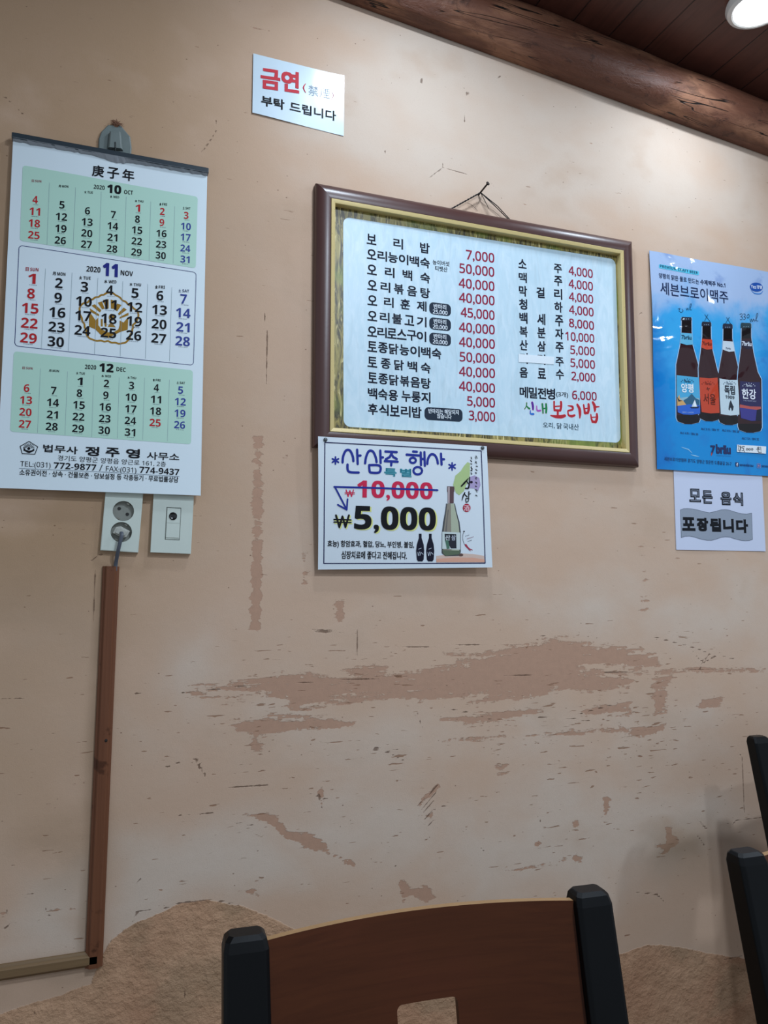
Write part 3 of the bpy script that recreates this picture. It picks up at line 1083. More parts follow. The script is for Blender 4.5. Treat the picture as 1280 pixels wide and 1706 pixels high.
month(ZB, ((82, 232), (1143, 345), (1132, 783), (60, 708)), .006,
      [('2020', (503, 337), (570, 341), 26, BLK, 0), ('12', (588, 353), (672, 359), 52, BLK, .03), ('DEC', (690, 350), (745, 355), 25, BLK, 0)],
      wk(((133, 337), (193, 341), 15), ((290, 353), (350, 357), 15), ((452, 368), (503, 372), 15), ((602, 384), (658, 388), 15), ((756, 394), (806, 398), 15), ((906, 408), (952, 411), 15), ((1047, 424), (1096, 428), 15)),
      [(6, (157, 450), 27, (147, 663)), (7, (317, 465), 28, (306, 678)), (1, (473, 410), 29, (462, 690)), (2, (630, 423), 30, (617, 700)), (3, (779, 435), 31, (770, 712)), (4, (926, 448), 25, (919, 655)), (5, (1070, 462), 26, (1064, 668))],
      {6, 13, 20, 27, 25}, lambda c: 72 - c * 1.2, lambda c: 46 - c * .4, 'month_panel', False, ['#8b4b52'] + [BLK] * 6,
      ([((240, 335), (222, 715)), ((400, 352), (385, 730)), ((555, 372), (543, 740)), ((706, 388), (696, 748)), ((857, 390), (845, 755)), ((1004, 402), (992, 765))], 1.6, .07))

# gold crest printed behind the November days
GOLD = ink('#9a742b', .4)
pr = Print(d_cal, ZN)
scal = []
crest = [(365, 335), (425, 360), (490, 410), (545, 450), (600, 490), (640, 530), (635, 590), (590, 650), (585, 690), (565, 745), (540, 800), (490, 825), (420, 820), (350, 805), (280, 800), (200, 790), (150, 755), (140, 700), (120, 640), (95, 580), (75, 510), (90, 455), (150, 430), (200, 400), (260, 375), (310, 355)]
N = len(crest)
for i in range(N):
    a, c = np.array(crest[i]), np.array(crest[(i + 1) % N])
    scal.append(tuple(a))
    d = c - a
    m_ = (a + c) / 2 + np.array([d[1], -d[0]]) / np.hypot(*d) * 7
    scal.append(tuple(m_))
pr.stroke(scal, 17, GOLD, 0, closed=True, smooth=True)
for pts in [[(170, 485), (262, 545), (262, 565), (180, 520)], [(188, 460), (222, 448), (285, 505), (272, 528)], [(250, 432), (290, 420), (318, 490), (292, 497)], [(300, 405), (355, 398), (355, 490), (328, 490)], [(375, 402), (420, 415), (412, 492), (378, 490)], [(438, 440), (480, 455), (440, 515), (418, 505)], [(500, 480), (532, 500), (458, 555), (445, 540)], [(548, 528), (548, 555), (462, 588), (462, 572)]]:
    pr.poly(pts, GOLD, 0)
pr.poly([(165, 565), (185, 540), (230, 605), (255, 575), (255, 650), (285, 690), (350, 720), (410, 715), (450, 690), (462, 650), (462, 605), (500, 625), (548, 565), (540, 695), (470, 715), (350, 775), (280, 745), (225, 690), (165, 665)], GOLD, 0)
for pts in [[(280, 590), (298, 590), (298, 662), (280, 662)], [(312, 590), (335, 590), (335, 665), (318, 665)], [(345, 668), (380, 615), (425, 672)]]:
    pr.poly(pts, GOLD, 0)
pr.disc((383, 575), 26, 34, GOLD, 0)
pr.link('gold_crest', calendar)

# the office that gave the calendar
pr = Print(d_cal, ZB)
T = pr.text
pent = [(172, 766), (224, 798), (207, 842), (132, 838), (120, 795)]
pr.stroke(pent, 4, BLK, closed=True)
for k in range(9):
    a = math.pi * (1.08 + .84 * k / 8)
    pr.stroke([(171 + 16 * math.cos(a), 808 + 14 * math.sin(a)), (171 + 33 * math.cos(a), 808 + 30 * math.sin(a))], 3.2, BLK)
pr.poly([(140, 800), (152, 815), (172, 822), (190, 818), (203, 805), (203, 822), (172, 836), (140, 820)], BLK, 2)
pr.disc((171, 808), 9, 9, BLK)
T('법무사', (255, 828), (460, 843), 46, BLK, .022)
pr.spread('정주영', (505, 850), (828, 868), 56, BLK, 82, .035)
T('사무소', (870, 872), (1062, 882), 46, BLK, .015)
T('경기도 양평군 양평읍 양근로 ' + rg('161, 2') + '층', (342, 881), (983, 918), 34, BLK)
T(rg('TEL:(031)'), (120, 913), (300, 922), 31, BLK, 0, True)
T(bd('772-9877'), (318, 926), (570, 939), 37, BLK, 0, True)
T('/', (588, 940), (608, 942), 38, BLK)
T(rg('FAX:(031)'), (628, 942), (808, 952), 31, BLK, 0, True)
T(bd('774-9437'), (826, 951), (1062, 966), 37, BLK, 0, True)
pr.stroke([(115, 926), (590, 946), (1062, 974)], 2.2, '#5a6a78', 1)
T('소유권이전 · 상속 · 건물보존 · 담보설정 등 각종등기 · 무료법률상담', (115, 966), (1056, 1010), 36, BLK, .014)
pr.link('lettering', calendar)
pr = Print(d_cal, ZA)
pr.spread('庚子年', (545, 332), (795, 366), 68, BLK, 70, .02)
pr.link('year_title', calendar)

# ------------------------------------------------------------------ the hook the calendar hangs on
hx, hz_ = W(*ZA(682, 130), .006)
hook = thing('wall_hook', 'grey plastic stick-on hook above the calendar with brown glue at its top', 'hook', (hx, 0, hz_))
b = MB()
oct_ = [ZA(*p) for p in [(640, 30), (715, 32), (772, 100), (780, 165), (775, 245), (580, 225), (585, 110), (600, 70)]]
o2 = [W(*p, .003) for p in oct_]
cx_, cz_ = np.mean([p[0] for p in o2]), np.mean([p[1] for p in o2])
b.rings([[(x, -.0004, z) for x, z in o2], [(x, -.0035, z) for x, z in o2], [(cx_ + (x - cx_) * .93, -.0050, cz_ + (z - cz_) * .93) for x, z in o2]])
M_GREYP = plain('grey_plastic', '#6f7a78', .45, vscale=60)
b.link('plate', M_GREYP, hook, bevel=.0008)
b = MB()
c2 = [W(*ZA(*p), .009) for p in [(650, 70), (716, 74), (726, 176), (640, 166)]]
b.rings([[(x, -.0048, z) for x, z in c2], [(x, -.010, z) for x, z in c2], [(hx + (x - hx) * .8, -.0135, z) for x, z in c2]])
b.link('clip', M_GREYP, hook, bevel=.001)
b = MB()
for a_, c_ in (((640, 168), (728, 182)), ((684, 130), (684, 205))):
    p_, q_ = W(*ZA(*a_), .014), W(*ZA(*c_), .014)
    b.tube([(p_[0], -.0138, p_[1]), (q_[0], -.0138, q_[1])], .0013)
b.link('peg', plain('dark_steel', '#2e3333', .35, metal=.6), hook, smooth='angle')
b = MB()
gx_, gz_ = W(*ZA(688, 28), .004)
rnd = random.Random(11)
for k in range(46):
    a_ = rnd.random() * 2 * math.pi
    l_ = .004 + .011 * rnd.random()
    s_ = (gx_ + .006 * (rnd.random() - .5), -.004 - .003 * rnd.random(), gz_ + .003 * (rnd.random() - .5))
    e_ = (s_[0] + l_ * math.cos(a_), s_[1] - .003 * rnd.random(), s_[2] + .6 * l_ * math.sin(a_) + .002)
    m_ = ((s_[0] + e_[0]) / 2, s_[1] - .002, (s_[2] + e_[2]) / 2 + .002 * rnd.random())
    b.tube([s_, m_, e_], [.0009, .0008, .0003], 5)
b.lathe_y(gx_, gz_, [(.001, -.0065), (.006, -.005), (.0075, -.003)], 12)
b.link('glue', plain('brown_glue', '#7d5742', .8), hook)

# ------------------------------------------------------------------ no smoking notice
cs = [W(*ZC(*p), .002) for p in [(235, 158), (1042, 360), (1018, 885), (205, 680)]]
nx0, nx1 = (cs[0][0] + cs[3][0]) / 2, (cs[1][0] + cs[2][0]) / 2
nz1, nz0 = (cs[0][1] + cs[1][1]) / 2, (cs[2][1] + cs[3][1]) / 2


def d_no(X, Z):
    u, w = (X - nx0) / (nx1 - nx0), (Z - nz0) / (nz1 - nz0)
    return .0025 + .0012 * math.sin(5 * u + 1) * (1 - w) + .002 * max(0, u - .8) * 5 * w


nosmoke = thing('no_smoking_notice', 'small glossy laminated notice with large red Korean letters high on the wall', 'notice', ((nx0 + nx1) / 2, 0, nz0))
sheet_mesh(nx0, nx1, nz0, nz1, d_no, .0012, 14, 10, lambda u, w, X, Z: (X, Z + ((cs[0][1] - nz1) * (1 - u) + (cs[1][1] - nz1) * u) * w + ((cs[3][1] - nz0) * (1 - u) + (cs[2][1] - nz0) * u) * (1 - w))).link(
    'sheet', paper('#cfe2ee', .5, coat=1.0, wrinkle=.5, wscale=5, coat_rough=.16, wd=.006), nosmoke, smooth='angle')
pr = Print(d_no, ZC)
CR = '#c23a45'
pr.text('금연', (288, 464), (632, 514), 192, CR, .035)
pr.stroke([(690, 425), (670, 460), (690, 505)], [5, 11, 5], CR, smooth=True)
pr.text('禁煙', (714, 524), (905, 562), 92, '#9aa7b4', 0)
pr.stroke([(920, 495), (936, 530), (918, 568)], [4, 8, 4], '#b98f98', smooth=True)
pr.text('부탁', (295, 618), (500, 660), 92, BLK, .03)
pr.text('드립니다', (548, 668), (960, 757), 88, BLK, .022)
pr.link('lettering', nosmoke)

# ------------------------------------------------------------------ framed menu board
FX0, FX1, FZ0, FZ1 = .424, 1.2895, 1.4957, 2.1005
menu = thing('menu_board', 'large framed menu board in brown moulding with gold lip and barley border', 'menu board', ((FX0 + FX1) / 2, 0, FZ0))


def moulding(prof, name, mat, par, rect=(FX0, FX1, FZ0, FZ1), smooth='angle'):
    """prof: (inset from the outer edge, height off the wall)"""
    b = MB()
    x0, x1, z0, z1 = rect
    cor = lambda s: [(x0 + s, z0 + s), (x1 - s, z0 + s), (x1 - s, z1 - s), (x0 + s, z1 - s)]
    for k in range(4):
        A = [(*cor(s)[k], h) for s, h in prof]
        B = [(*cor(s)[(k + 1) % 4], h) for s, h in prof]
        b.rings([[(x, -h, z) for x, z, h in A], [(x, -h, z) for x, z, h in B]], closed_ring=True, cap=True)
    return b.link(name, mat, par, smooth=smooth)


q = Nodes('brown_moulding')
v = q.coords()
gr = q.noise(q.coords((6, 30, 6)), 1, 5, .6)
q.out(q.mix(gr, lin('#432a27'), lin('#553732')), q.math('ADD', .30, q.math('MULTIPLY', q.noise(v, 14, 4), .12)), q.bump(q.noise(v, 160, 3), .05), .45, .15, .25)
moulding([(0, .0008), (0, .012), (.002, .0165), (.006, .0195), (.011, .0222), (.016, .0238), (.022, .0246), (.028, .0246), (.0335, .0236), (.0345, .020), (.0345, .0008)], 'moulding', q.m, menu)
q = Nodes('gold_lip')
v = q.coords()
n_ = q.step(q.noise(v, 260, 3), .68, .74)
q.out(q.mix(n_, lin('#cab57a'), lin('#5d5034')), .4, q.bump(q.noise(v, 120, 3), .1), .5, metal=.1)
moulding([(.0345, .006), (.0345, .0240), (.0355, .0246), (.0425, .0236), (.0438, .0230), (.0442, .0215), (.0442, .006)], 'gold_lip', q.m, menu)
PD = .0062
d_menu = lambda X, Z: PD
b = MB()
b.box(FX0 + .0435, FX1 - .0435, -PD, -.0015, FZ0 + .0435, FZ1 - .0435)
q = Nodes('barley_print')
rot1 = q.noise(q.coords((70, 1, 16), rot=(0, R(18), 0)), 1, 5, .6, 1.5)
rot2 = q.noise(q.coords((110, 1, 14), rot=(0, R(-22), 0), loc=(3, 0, 1)), 1, 4, .6, 2.0)
v = q.coords()
c = q.mix(q.step(rot1, .38, .62), lin('#3a341c'), lin('#978a4c'))
c = q.mix(q.step(rot2, .55, .68), c, lin('#d3c58c'))
c = q.mix(q.step(q.noise(v, 6, 3), .5, .65), c, q.mix(rot1, lin('#4c5a22'), lin('#8c9a40')))
q.out(c, .4, None, .5)
b.link('barley_picture', q.m, menu)
# pale writing panel on the picture
q = Nodes('pale_blue_print')
v = q.coords()
n1_ = q.noise(q.coords((40, 1, 12), rot=(0, R(-35), 0)), 1, 5, .6, 1.6)
n2_ = q.noise(q.coords((50, 1, 9), rot=(0, R(5), 0)), 1, 5, .6, 1.2)
c = q.mix(q.step(n1_, .35, .75), lin('#bfd9e6'), lin('#cfe3ee'))
c = q.mix(q.math('MULTIPLY', q.step(n2_, .5, .7), .5), c, lin('#b3cbd6'))
q.out(c, .38, None, .5)
pr = Print(d_menu, ZD)
ea = lambda x, y: ((780 + x / 4.2667 - 510) * 4.5714, (290 + y / 4.2667 - 290) * 4.5714)
ga = lambda x, y: ((780 + x / 4.2667 - 510) * 4.5714, (520 + y / 4.2667 - 290) * 4.5714)
fa = lambda x, y: (x, y + 230 * 4.5714)
pr.poly(pr.rquad((283, 326), ea(1048, 607), ga(1085, 930), fa(286, 872), .0165, 8), q.m, 0, mapped=True)
pr.link('writing_panel', menu)

pr = Print(d_menu)
INKD = '#141929'
PRC = '#8e1f3c'
# dishes (zoom frames D and F)
for s, z_, bl, br, h in [
    ('보리밥', ZD, (462, 532), (942, 610), 80), ('오리백숙', ZD, (465, 762), (944, 836), 78),
    ('오리볶음탕', ZD, (467, 880), (945, 951), 78), ('오리훈제', ZD, (468, 997), (918, 1050), 78),
    ('오리불고기', ZF, (468, 64), (918, 118), 78), ('토종닭백숙', ZF, (468, 417), (948, 470), 80)]:
    pr.spread(s, bl, br, h, INKD, 74, .027, zm=z_)
for s, z_, bl, br, h in [
    ('오리능이백숙', ZD, (463, 645), (942, 722), 78), ('오리로스구이', ZF, (467, 184), (916, 230), 80),
    ('토종닭능이백숙', ZF, (468, 300), (1030, 362), 82), ('토종닭볶음탕', ZF, (470, 538), (950, 588), 82)]:
    pr.spread(s, bl, br, h, INKD, 73, .027, zm=z_)
pr.spread('백숙용', (470, 658), (700, 680), 84, INKD, 72, .027, zm=ZF)
pr.spread('누룽지', (728, 682), (948, 696), 84, INKD, 70, .027, zm=ZF)
pr.spread('후식보리밥', (472, 780), (880, 809), 86, INKD, 74, .027, zm=ZF)
pr.text('능이버섯', (965, 690), (1092, 705), 38, INKD, .015, zm=ZD)
pr.text('티벳산', (983, 736), (1077, 748), 38, INKD, .015, zm=ZD)
WHT = '#dfe8f0'
for z_, c_, w_, h_, sl_ in [(ZD, (1021, 1030), 165, 92, 10), (ZF, (1021, 93), 165, 92, 9), (ZF, (1021, 208), 165, 92, 8), (ZF, (1047, 780), 290, 98, 9)]:
    pts = pr.rquad((c_[0] - w_ / 2, c_[1] - h_ / 2 - sl_), (c_[0] + w_ / 2, c_[1] - h_ / 2 + sl_), (c_[0] + w_ / 2, c_[1] + h_ / 2 + sl_), (c_[0] - w_ / 2, c_[1] + h_ / 2 - sl_), .0108, 8, zm=z_)
    pr.poly(pts, '#25303f', 1, mapped=True)
for z_, y0, p_ in [(ZD, 1026, '25,000'), (ZF, 88, '20,000'), (ZF, 202, '20,000')]:
    pr.text('반마리', (972, y0), (1067, y0 + 10), 38, WHT, .012, zm=z_, layer=3)
    pr.text(rg(p_), (966, y0 + 36), (1077, y0 + 47), 30, WHT, .02, True, zm=z_, layer=3)
pr.text('반마리는 해당되지', (932, 771), (1163, 783), 37, WHT, .012, zm=ZF, layer=3)
pr.text('않습니다', (998, 809), (1108, 817), 37, WHT, .012, zm=ZF, layer=3)
for p_, za, a_, zb_, c_ in [
    ('7,000', ZD, (1218, 650), ZE, (187, 632)), ('50,000', ZD, (1168, 752), ZE, (187, 732)), ('40,000', ZD, (1163, 865), ZE, (188, 833)),
    ('40,000', ZD, (1165, 975), ZE, (189, 935)), ('45,000', ZD, (1178, 1087), ZE, (189, 1039)), ('40,000', ZF, (1165, 150), ZG, (190, 160)),
    ('40,000', ZF, (1165, 262), ZG, (191, 262)), ('50,000', ZF, (1170, 375), ZG, (192, 368)), ('40,000', ZF, (1165, 487), ZG, (192, 470)),
    ('40,000', ZF, (1165, 598), ZG, (192, 576)), ('5,000', ZF, (1227, 712), ZG, (192, 680)), ('3,000', ZF, (1240, 822), ZG, (193, 781))]:
    pr.text(rg(p_), za(*a_), zb_(*c_), 16.2, PRC, .02, True)
# drinks (zoom frames E and G)
for s, z_, bl, br, h in [
    ('소주', ZE, (358, 667), (668, 710), 66), ('맥주', ZE, (360, 770), (670, 800), 72), ('막걸리', ZE, (362, 868), (670, 895), 76),
    ('청하', ZE, (363, 962), (672, 987), 76), ('백세주', ZG, (365, 80), (677, 104), 80), ('복분자', ZG, (366, 176), (678, 195), 76),
    ('산삼주', ZG, (367, 270), (680, 290), 74), ('음료수', ZG, (367, 465), (682, 482), 74)]:
    pr.spread(s, bl, br, h, INKD, 58, .027, zm=z_)
pr.text('주', (622, 384), (680, 389), 66, INKD, .027, zm=ZG)
pr.text('더', (370, 366), (425, 368), 76, INKD, .027, zm=ZG)
pr.text('덕', (495, 374), (550, 376), 74, INKD, .027, zm=ZG)
for p_, z_, a_, c_ in [
    ('4,000', ZE, (715, 714), (887, 741)), ('4,000', ZE, (715, 808), (888, 830)), ('4,000', ZE, (717, 900), (890, 922)), ('4,000', ZE, (718, 992), (893, 1014)),
    ('8,000', ZG, (718, 106), (896, 128)), ('10,000', ZG, (693, 200), (898, 219)), ('5,000', ZG, (727, 297), (902, 312)), ('5,000', ZG, (728, 389), (903, 405)),
    ('2,000', ZG, (735, 484), (905, 499)), ('6,000', ZG, (740, 619), (915, 630))]:
    pr.text(rg(p_), a_, c_, 62, PRC, .02, True, zm=z_)
pr.spread('메밀전병', (367, 608), (620, 624), 80, INKD, 60, .027, zm=ZG)
pr.text(rg('(3') + '개)', (626, 606), (712, 614), 44, INKD, .015, zm=ZG)
pr.text('오리,', (383, 452), (548, 462), 82, '#1e3a4a', .012, zm=ZL)
pr.text('닭', (580, 465), (652, 470), 84, '#1e3a4a', .012, zm=ZL)
pr.text('국내산', (672, 474), (893, 487), 90, '#1e3a4a', .012, zm=ZL)
pr.link('lettering', menu)

# the brush-written name of the house
pr = Print(d_menu, ZL)
S = pr.stroke
HALO = '#e6d3dc'
GRN, PUR, BLE, CRI = '#1f7a4a', '#5a2f8f', '#2f6fc0', '#b02a34'
for colr, w, pts in [
    (GRN, [16, 14, 10], [(150, 95), (145, 140), (120, 185)]), (GRN, [14, 22, 24], [(145, 135), (165, 160), (190, 178)]),
    (PUR, [30, 32, 24], [(228, 92), (238, 140), (240, 190)]), (BLE, [14, 22, 30], [(202, 205), (205, 250), (245, 255)]),
    ('#a05ab0', [12, 22, 24], [(292, 140), (300, 205), (345, 205)]), (GRN, [26, 26, 22], [(372, 112), (378, 180), (382, 240)]), (GRN, [26, 30, 26], [(425, 112), (430, 180), (425, 235)]), (GRN, [16, 16], [(380, 178), (420, 172)]),
    (CRI, [24, 24, 28], [(540, 78), (540, 140), (545, 200)]), (CRI, [32, 32, 30], [(638, 85), (640, 140), (630, 200)]), (CRI, [16, 16], [(545, 148), (635, 140)]), (CRI, [28, 28], [(545, 200), (628, 205)]),
    (CRI, [30, 28], [(592, 210), (592, 275)]), (CRI, [16, 38, 44, 36], [(492, 275), (560, 290), (640, 292), (692, 278)]),
    (CRI, [10, 26, 30, 26, 22], [(735, 135), (790, 145), (805, 160), (800, 190), (740, 208)]), (CRI, [18, 24, 34, 26], [(735, 212), (745, 268), (790, 285), (832, 272)]),
    (CRI, [30, 40, 36, 16], [(870, 122), (900, 180), (908, 250), (905, 312)]),
    (CRI, [22, 26, 34], [(960, 125), (968, 180), (978, 240)]), (CRI, [30, 36, 30], [(1030, 115), (1032, 180), (1022, 235)]), (CRI, [14, 14], [(970, 178), (1022, 172)]), (CRI, [32, 32], [(978, 242), (1020, 238)]),
    (CRI, [34, 40, 38, 22], [(1092, 90), (1112, 130), (1120, 180), (1118, 215)]), (CRI, [26, 10], [(1125, 155), (1182, 150)]),
    (CRI, [18, 24, 30], [(1062, 262), (1070, 320), (1085, 360)]), (CRI, [30, 36, 34], [(1148, 255), (1150, 310), (1135, 362)]), (CRI, [14, 14], [(1075, 302), (1145, 296)]), (CRI, [32, 34], [(1085, 365), (1132, 368)])]:
    S(pts, [x * 1.15 + 10 for x in w], HALO, 1, smooth=len(pts) > 2)
    S(pts, [x * 1.15 for x in w], colr, 3, smooth=len(pts) > 2)
tag(pr.link('brush_logo', menu), 'red and multicoloured brush lettering')

# a strip of white paper stuck over one drink
pr = Print(lambda X, Z: PD + .0012, ZG)
b = MB()
sp = [pr.P(p) for p in [(360, 297), (613, 318), (610, 371), (359, 354)]]
b.rings([[(x, -(PD + .0009), z) for x, z in sp], [(x, -(PD + .0016), z) for x, z in sp]])
tag(b.link('cover_strip', paper('#e0ebf2', .6), menu), 'white paper strip stuck over a drink name')
# the cord it hangs from
b = MB()
ndp = W(*ZE(92, 128), .016)
lp, rp = W(*ZD(1065, 252), .012), W(*ZE(335, 325), .012)
NAILP = (ndp[0], -.014, ndp[1])
for tw in range(2):
    pts = []
    for k in range(41):
        t = k / 40
        ph = t * 40 + tw * math.pi
        pts.append((NAILP[0] + (lp[0] - NAILP[0]) * t, -.013 + .001 * math.cos(ph), NAILP[2] + (lp[1] - .012 - NAILP[2]) * t + .0011 * math.sin(ph)))
    b.tube(pts, .0012, 6)
for dx in (0, .006):
    b.tube([NAILP, ((NAILP[0] + rp[0]) / 2 - dx, -.012, (NAILP[2] + rp[1]) / 2 - dx * .3), (rp[0] - dx * .6, -.010, rp[1] - .012)], .0011, 6)
tail = W(*ZE(150, 245), .006)
b.tube([NAILP, ((NAILP[0] + tail[0]) / 2 - .002, -.012, (NAILP[2] + tail[1]) / 2), (tail[0], -.005, tail[1])], [.001, .0009, .0006], 5)
for pts in ([(100, 150), (75, 205), (48, 238), (68, 262)], [(48, 238), (20, 215), (-5, 205)]):
    b.tube([(*[W(*ZE(*p), .003)[0]], -.003, W(*ZE(*p), .003)[1]) for p in pts], .0004, 5)
b.link('hanging_cord', plain('black_cord', '#1d1a1a', .8), menu, smooth='angle')
nail = MB()
np1 = W(*ZE(140, 68), .045)
nail.tube([(ndp[0] + .004, .02, ndp[1] + .002), (ndp[0], -.012, ndp[1]), (np1[0], -.045, np1[1])], .0021, 10)
nail.tube([(np1[0], -.0445, np1[1]), (np1[0] + .0006, -.0465, np1[1] + .0006)], .0046, 14)
n_ = nail.link('nail', plain('rusty_nail', '#2b211d', .5, metal=.5), None, smooth='angle')
tag(n_, 'dark nail in the wall from which the menu board cord hangs', 'nail')

# ------------------------------------------------------------------ liquor offer sheet pinned to the frame
def fit_rect(corners, dep):
    c = [W(*p, d) for p, d in zip(corners, dep)]
    return (c[0][0] + c[3][0]) / 2, (c[1][0] + c[2][0]) / 2, (c[2][1] + c[3][1]) / 2, (c[0][1] + c[1][1]) / 2, c


ox0, ox1, oz0, oz1, oc = fit_rect([ZH(78, 66), ZH(1168, 130), ZH(1197, 913), ZH(77, 927)], (.027, .027, .018, .014))


def d_off(X, Z):
    w = min(1.05, max(-.05, (oz1 - Z) / (oz1 - oz0)))
    u = (X - ox0) / (ox1 - ox0)
    return .0272 - .012 * w * w + .010 * w * w * u * u + .0014 * math.sin(5 * u) * w


offer = thing('offer_sheet', 'white sheet offering ginseng liquor at a cut price pinned under the framed menu', 'notice', ((ox0 + ox1) / 2, 0, oz0))


def quad_edge(c, x0, x1, z0, z1):
    def e(u, w, X, Z):
        a = np.array(c[3]) * (1 - u) + np.array(c[2]) * u
        d = np.array(c[0]) * (1 - u) + np.array(c[1]) * u
        p = a * (1 - w) + d * w
        return float(p[0]), float(p[1])
    return e


sheet_mesh(ox0, ox1, oz0, oz1, d_off, .0009, 20, 16, quad_edge(oc, ox0, ox1, oz0, oz1)).link('sheet', paper('#d9e4ec', .45, wrinkle=.2, wscale=4), offer, smooth='angle')
pr = Print(d_off, ZH)
S, T = pr.stroke, pr.text
LINE = '#23264e'
S([(122, 105), (620, 131), (1132, 160)], 6.5, LINE, 1, cap=4)
S([(1132, 160), (1146, 520), (1158, 885)], 6.5, LINE, 1, cap=4)
S([(1158, 885), (640, 887), (115, 887)], 6.5, LINE, 1, cap=4)
S([(115, 887), (118, 500), (122, 105)], 6.5, LINE, 1, cap=4)
IB = '#24328c'
for pts in [
    [(236, 234), (240, 195), (258, 158), (284, 158), (302, 195), (306, 226)], [(330, 152), (334, 244)], [(334, 192), (352, 190)], [(268, 248), (270, 285), (290, 298), (340, 300)],
    [(382, 240), (388, 200), (406, 162), (432, 164), (450, 200), (456, 232)], [(480, 158), (482, 238)], [(482, 202), (497, 202)], [(408, 252), (476, 256), (474, 298), (420, 300), (410, 285), (408, 252)],
    [(513, 164), (586, 168)], [(556, 172), (540, 200), (515, 214)], [(550, 180), (565, 200), (586, 212)], [(509, 226), (592, 230)], [(552, 230), (550, 254)],
    [(692, 164), (716, 166)], [(650, 184), (732, 190)], [(741, 170), (743, 252)], [(743, 212), (760, 212)], [(765, 168), (768, 256)],
    [(784, 244), (788, 212), (806, 184), (830, 186), (846, 212), (852, 242)], [(872, 178), (876, 248)], [(876, 214), (892, 214)]]:
    S(pts, 16, IB, 2, smooth=len(pts) > 3)
for (cx, cy, rx, ry) in [(690, 220), (722, 288)] and [(690, 221, 20, 17), (722, 288, 28, 24)]:
    S([(cx + rx * math.cos(2 * math.pi * k / 16), cy + ry * math.sin(2 * math.pi * k / 16)) for k in range(16)], 15, IB, 2, closed=True)
for cx, cy in [(190, 222), (944, 260)]:
    for k in range(3):
        a = math.pi * (k / 3 + .5)
        S([(cx - 23 * math.cos(a), cy - 23 * math.sin(a)), (cx + 23 * math.cos(a), cy + 23 * math.sin(a))], 11, IB, 2)
T('특', (505, 322), (585, 326), 52, '#6fb6c4', .07, layer=1)
T('별', (608, 326), (682, 330), 54, '#6fb6c4', .07, layer=1)
T('특', (505, 322), (585, 326), 52, '#1f6f80', .01, layer=3)
T('별', (608, 326), (682, 330), 54, '#1f6f80', .01, layer=3)
RD = '#c62a4c'


def won(x0, x1, y0, y1, w, m, lay):
    X = lambda t: x0 + (x1 - x0) * t
    Y = lambda t: y0 + (y1 - y0) * t
    S([(X(.12), Y(0)), (X(.32), Y(1)), (X(.5), Y(.1)), (X(.68), Y(1)), (X(.88), Y(0))], w, m, lay)
    S([(X(0), Y(.36)), (X(1), Y(.40))], w * .7, m, lay)
    S([(X(0), Y(.58)), (X(1), Y(.62))], w * .7, m, lay)


won(252, 314, 412, 455, 7, RD, 2)
T(bd('10,000'), (330, 460), (818, 472), 112, RD, .015, True)
S([(182, 392), (520, 402), (850, 414)], 12, IB, 4)
S([(186, 392), (262, 538)], 11, IB, 4)
S([(205, 508), (263, 540), (268, 472)], 11, IB, 4)
YL = '#d8dc8a'
won(187, 297, 582, 658, 13, YL, 1)
T(bd('5,000'), (319, 670), (848, 680), 153, YL, .02, True, layer=1)
won(180, 290, 576, 652, 13, '#15161a', 3)
T(bd('5,000'), (310, 665), (838, 674), 153, '#15161a', .02, True, layer=3)
T('효능) 항암효과, 혈압, 당뇨, 부인병, 불임,', (138, 786), (698, 794), 50, BLK, .018)
T('심장치료에 좋다고 전해집니다.', (228, 858), (652, 862), 52, BLK, .018)
pr.link('lettering', offer)

# the printed picture: two dark bottles, the tall pale bottle, colour washes
pr = Print(d_off, ZH)
pr.poly([(842, 838), (900, 832), (1000, 822), (1080, 826), (1152, 838), (1155, 880), (842, 880)], '#cdb5a8', 0)
pr.poly([(842, 858), (960, 848), (1080, 850), (1153, 862), (1155, 880), (842, 880)], '#d3a18b', 1)
for x in (738, 803):
    b_ = [(x - 9, 695), (x + 9, 695), (x + 9, 722), (x + 22, 765), (x + 26, 805), (x + 22, 862), (x + 14, 874), (x - 14, 874), (x - 22, 862), (x - 27, 805), (x - 22, 765), (x - 9, 722)]
    pr.poly(b_, '#191a2a', 1)
    for k, pts in enumerate([[(x - 16, 815), (x - 12, 838), (x - 4, 812)], [(x - 2, 835), (x + 4, 815), (x + 18, 828)], [(x - 10, 795), (x + 6, 788)]]):
        pr.stroke(pts, 3.5, '#b8c2cf', 3)
pr.poly(list(map(lambda p: p, [(905, 500), (962, 500), (975, 560), (992, 620), (1000, 685), (1000, 815), (985, 838), (900, 840), (876, 820), (878, 685), (886, 620), (898, 555)])), '#4c4f52', 1)
pr.poly([(912, 500), (956, 500), (968, 560), (984, 625), (990, 690), (990, 815), (978, 830), (905, 832), (886, 815), (888, 690), (896, 625), (905, 560)], '#8b8579', 2)
pr.poly([(935, 500), (956, 500), (968, 560), (984, 625), (990, 690), (990, 815), (940, 820), (938, 690), (936, 600)], '#a9b19c', 3)
pr.poly([(898, 690), (908, 600), (916, 540), (922, 540), (914, 600), (908, 690)], '#6b6765', 3)
pr.poly([(912, 388), (958, 390), (958, 424), (955, 424), (954, 498), (916, 498), (915, 424), (912, 424)], '#5d474b', 3)
pr.poly([(917, 392), (928, 392), (927, 498), (918, 498)], '#b3a4a6', 4)
pr.poly([(880, 682), (996, 688), (996, 798), (880, 793)], '#c3d0cf', 4)
pr.poly([(895, 696), (970, 698), (972, 790), (935, 790), (918, 760), (898, 745)], '#2d3036', 5)
pr.text('산', (900, 738), (930, 738), 36, '#cdd6da', .02, layer=6)
pr.text('삼', (938, 738), (966, 738), 36, '#aeb6c4', .02, layer=6)
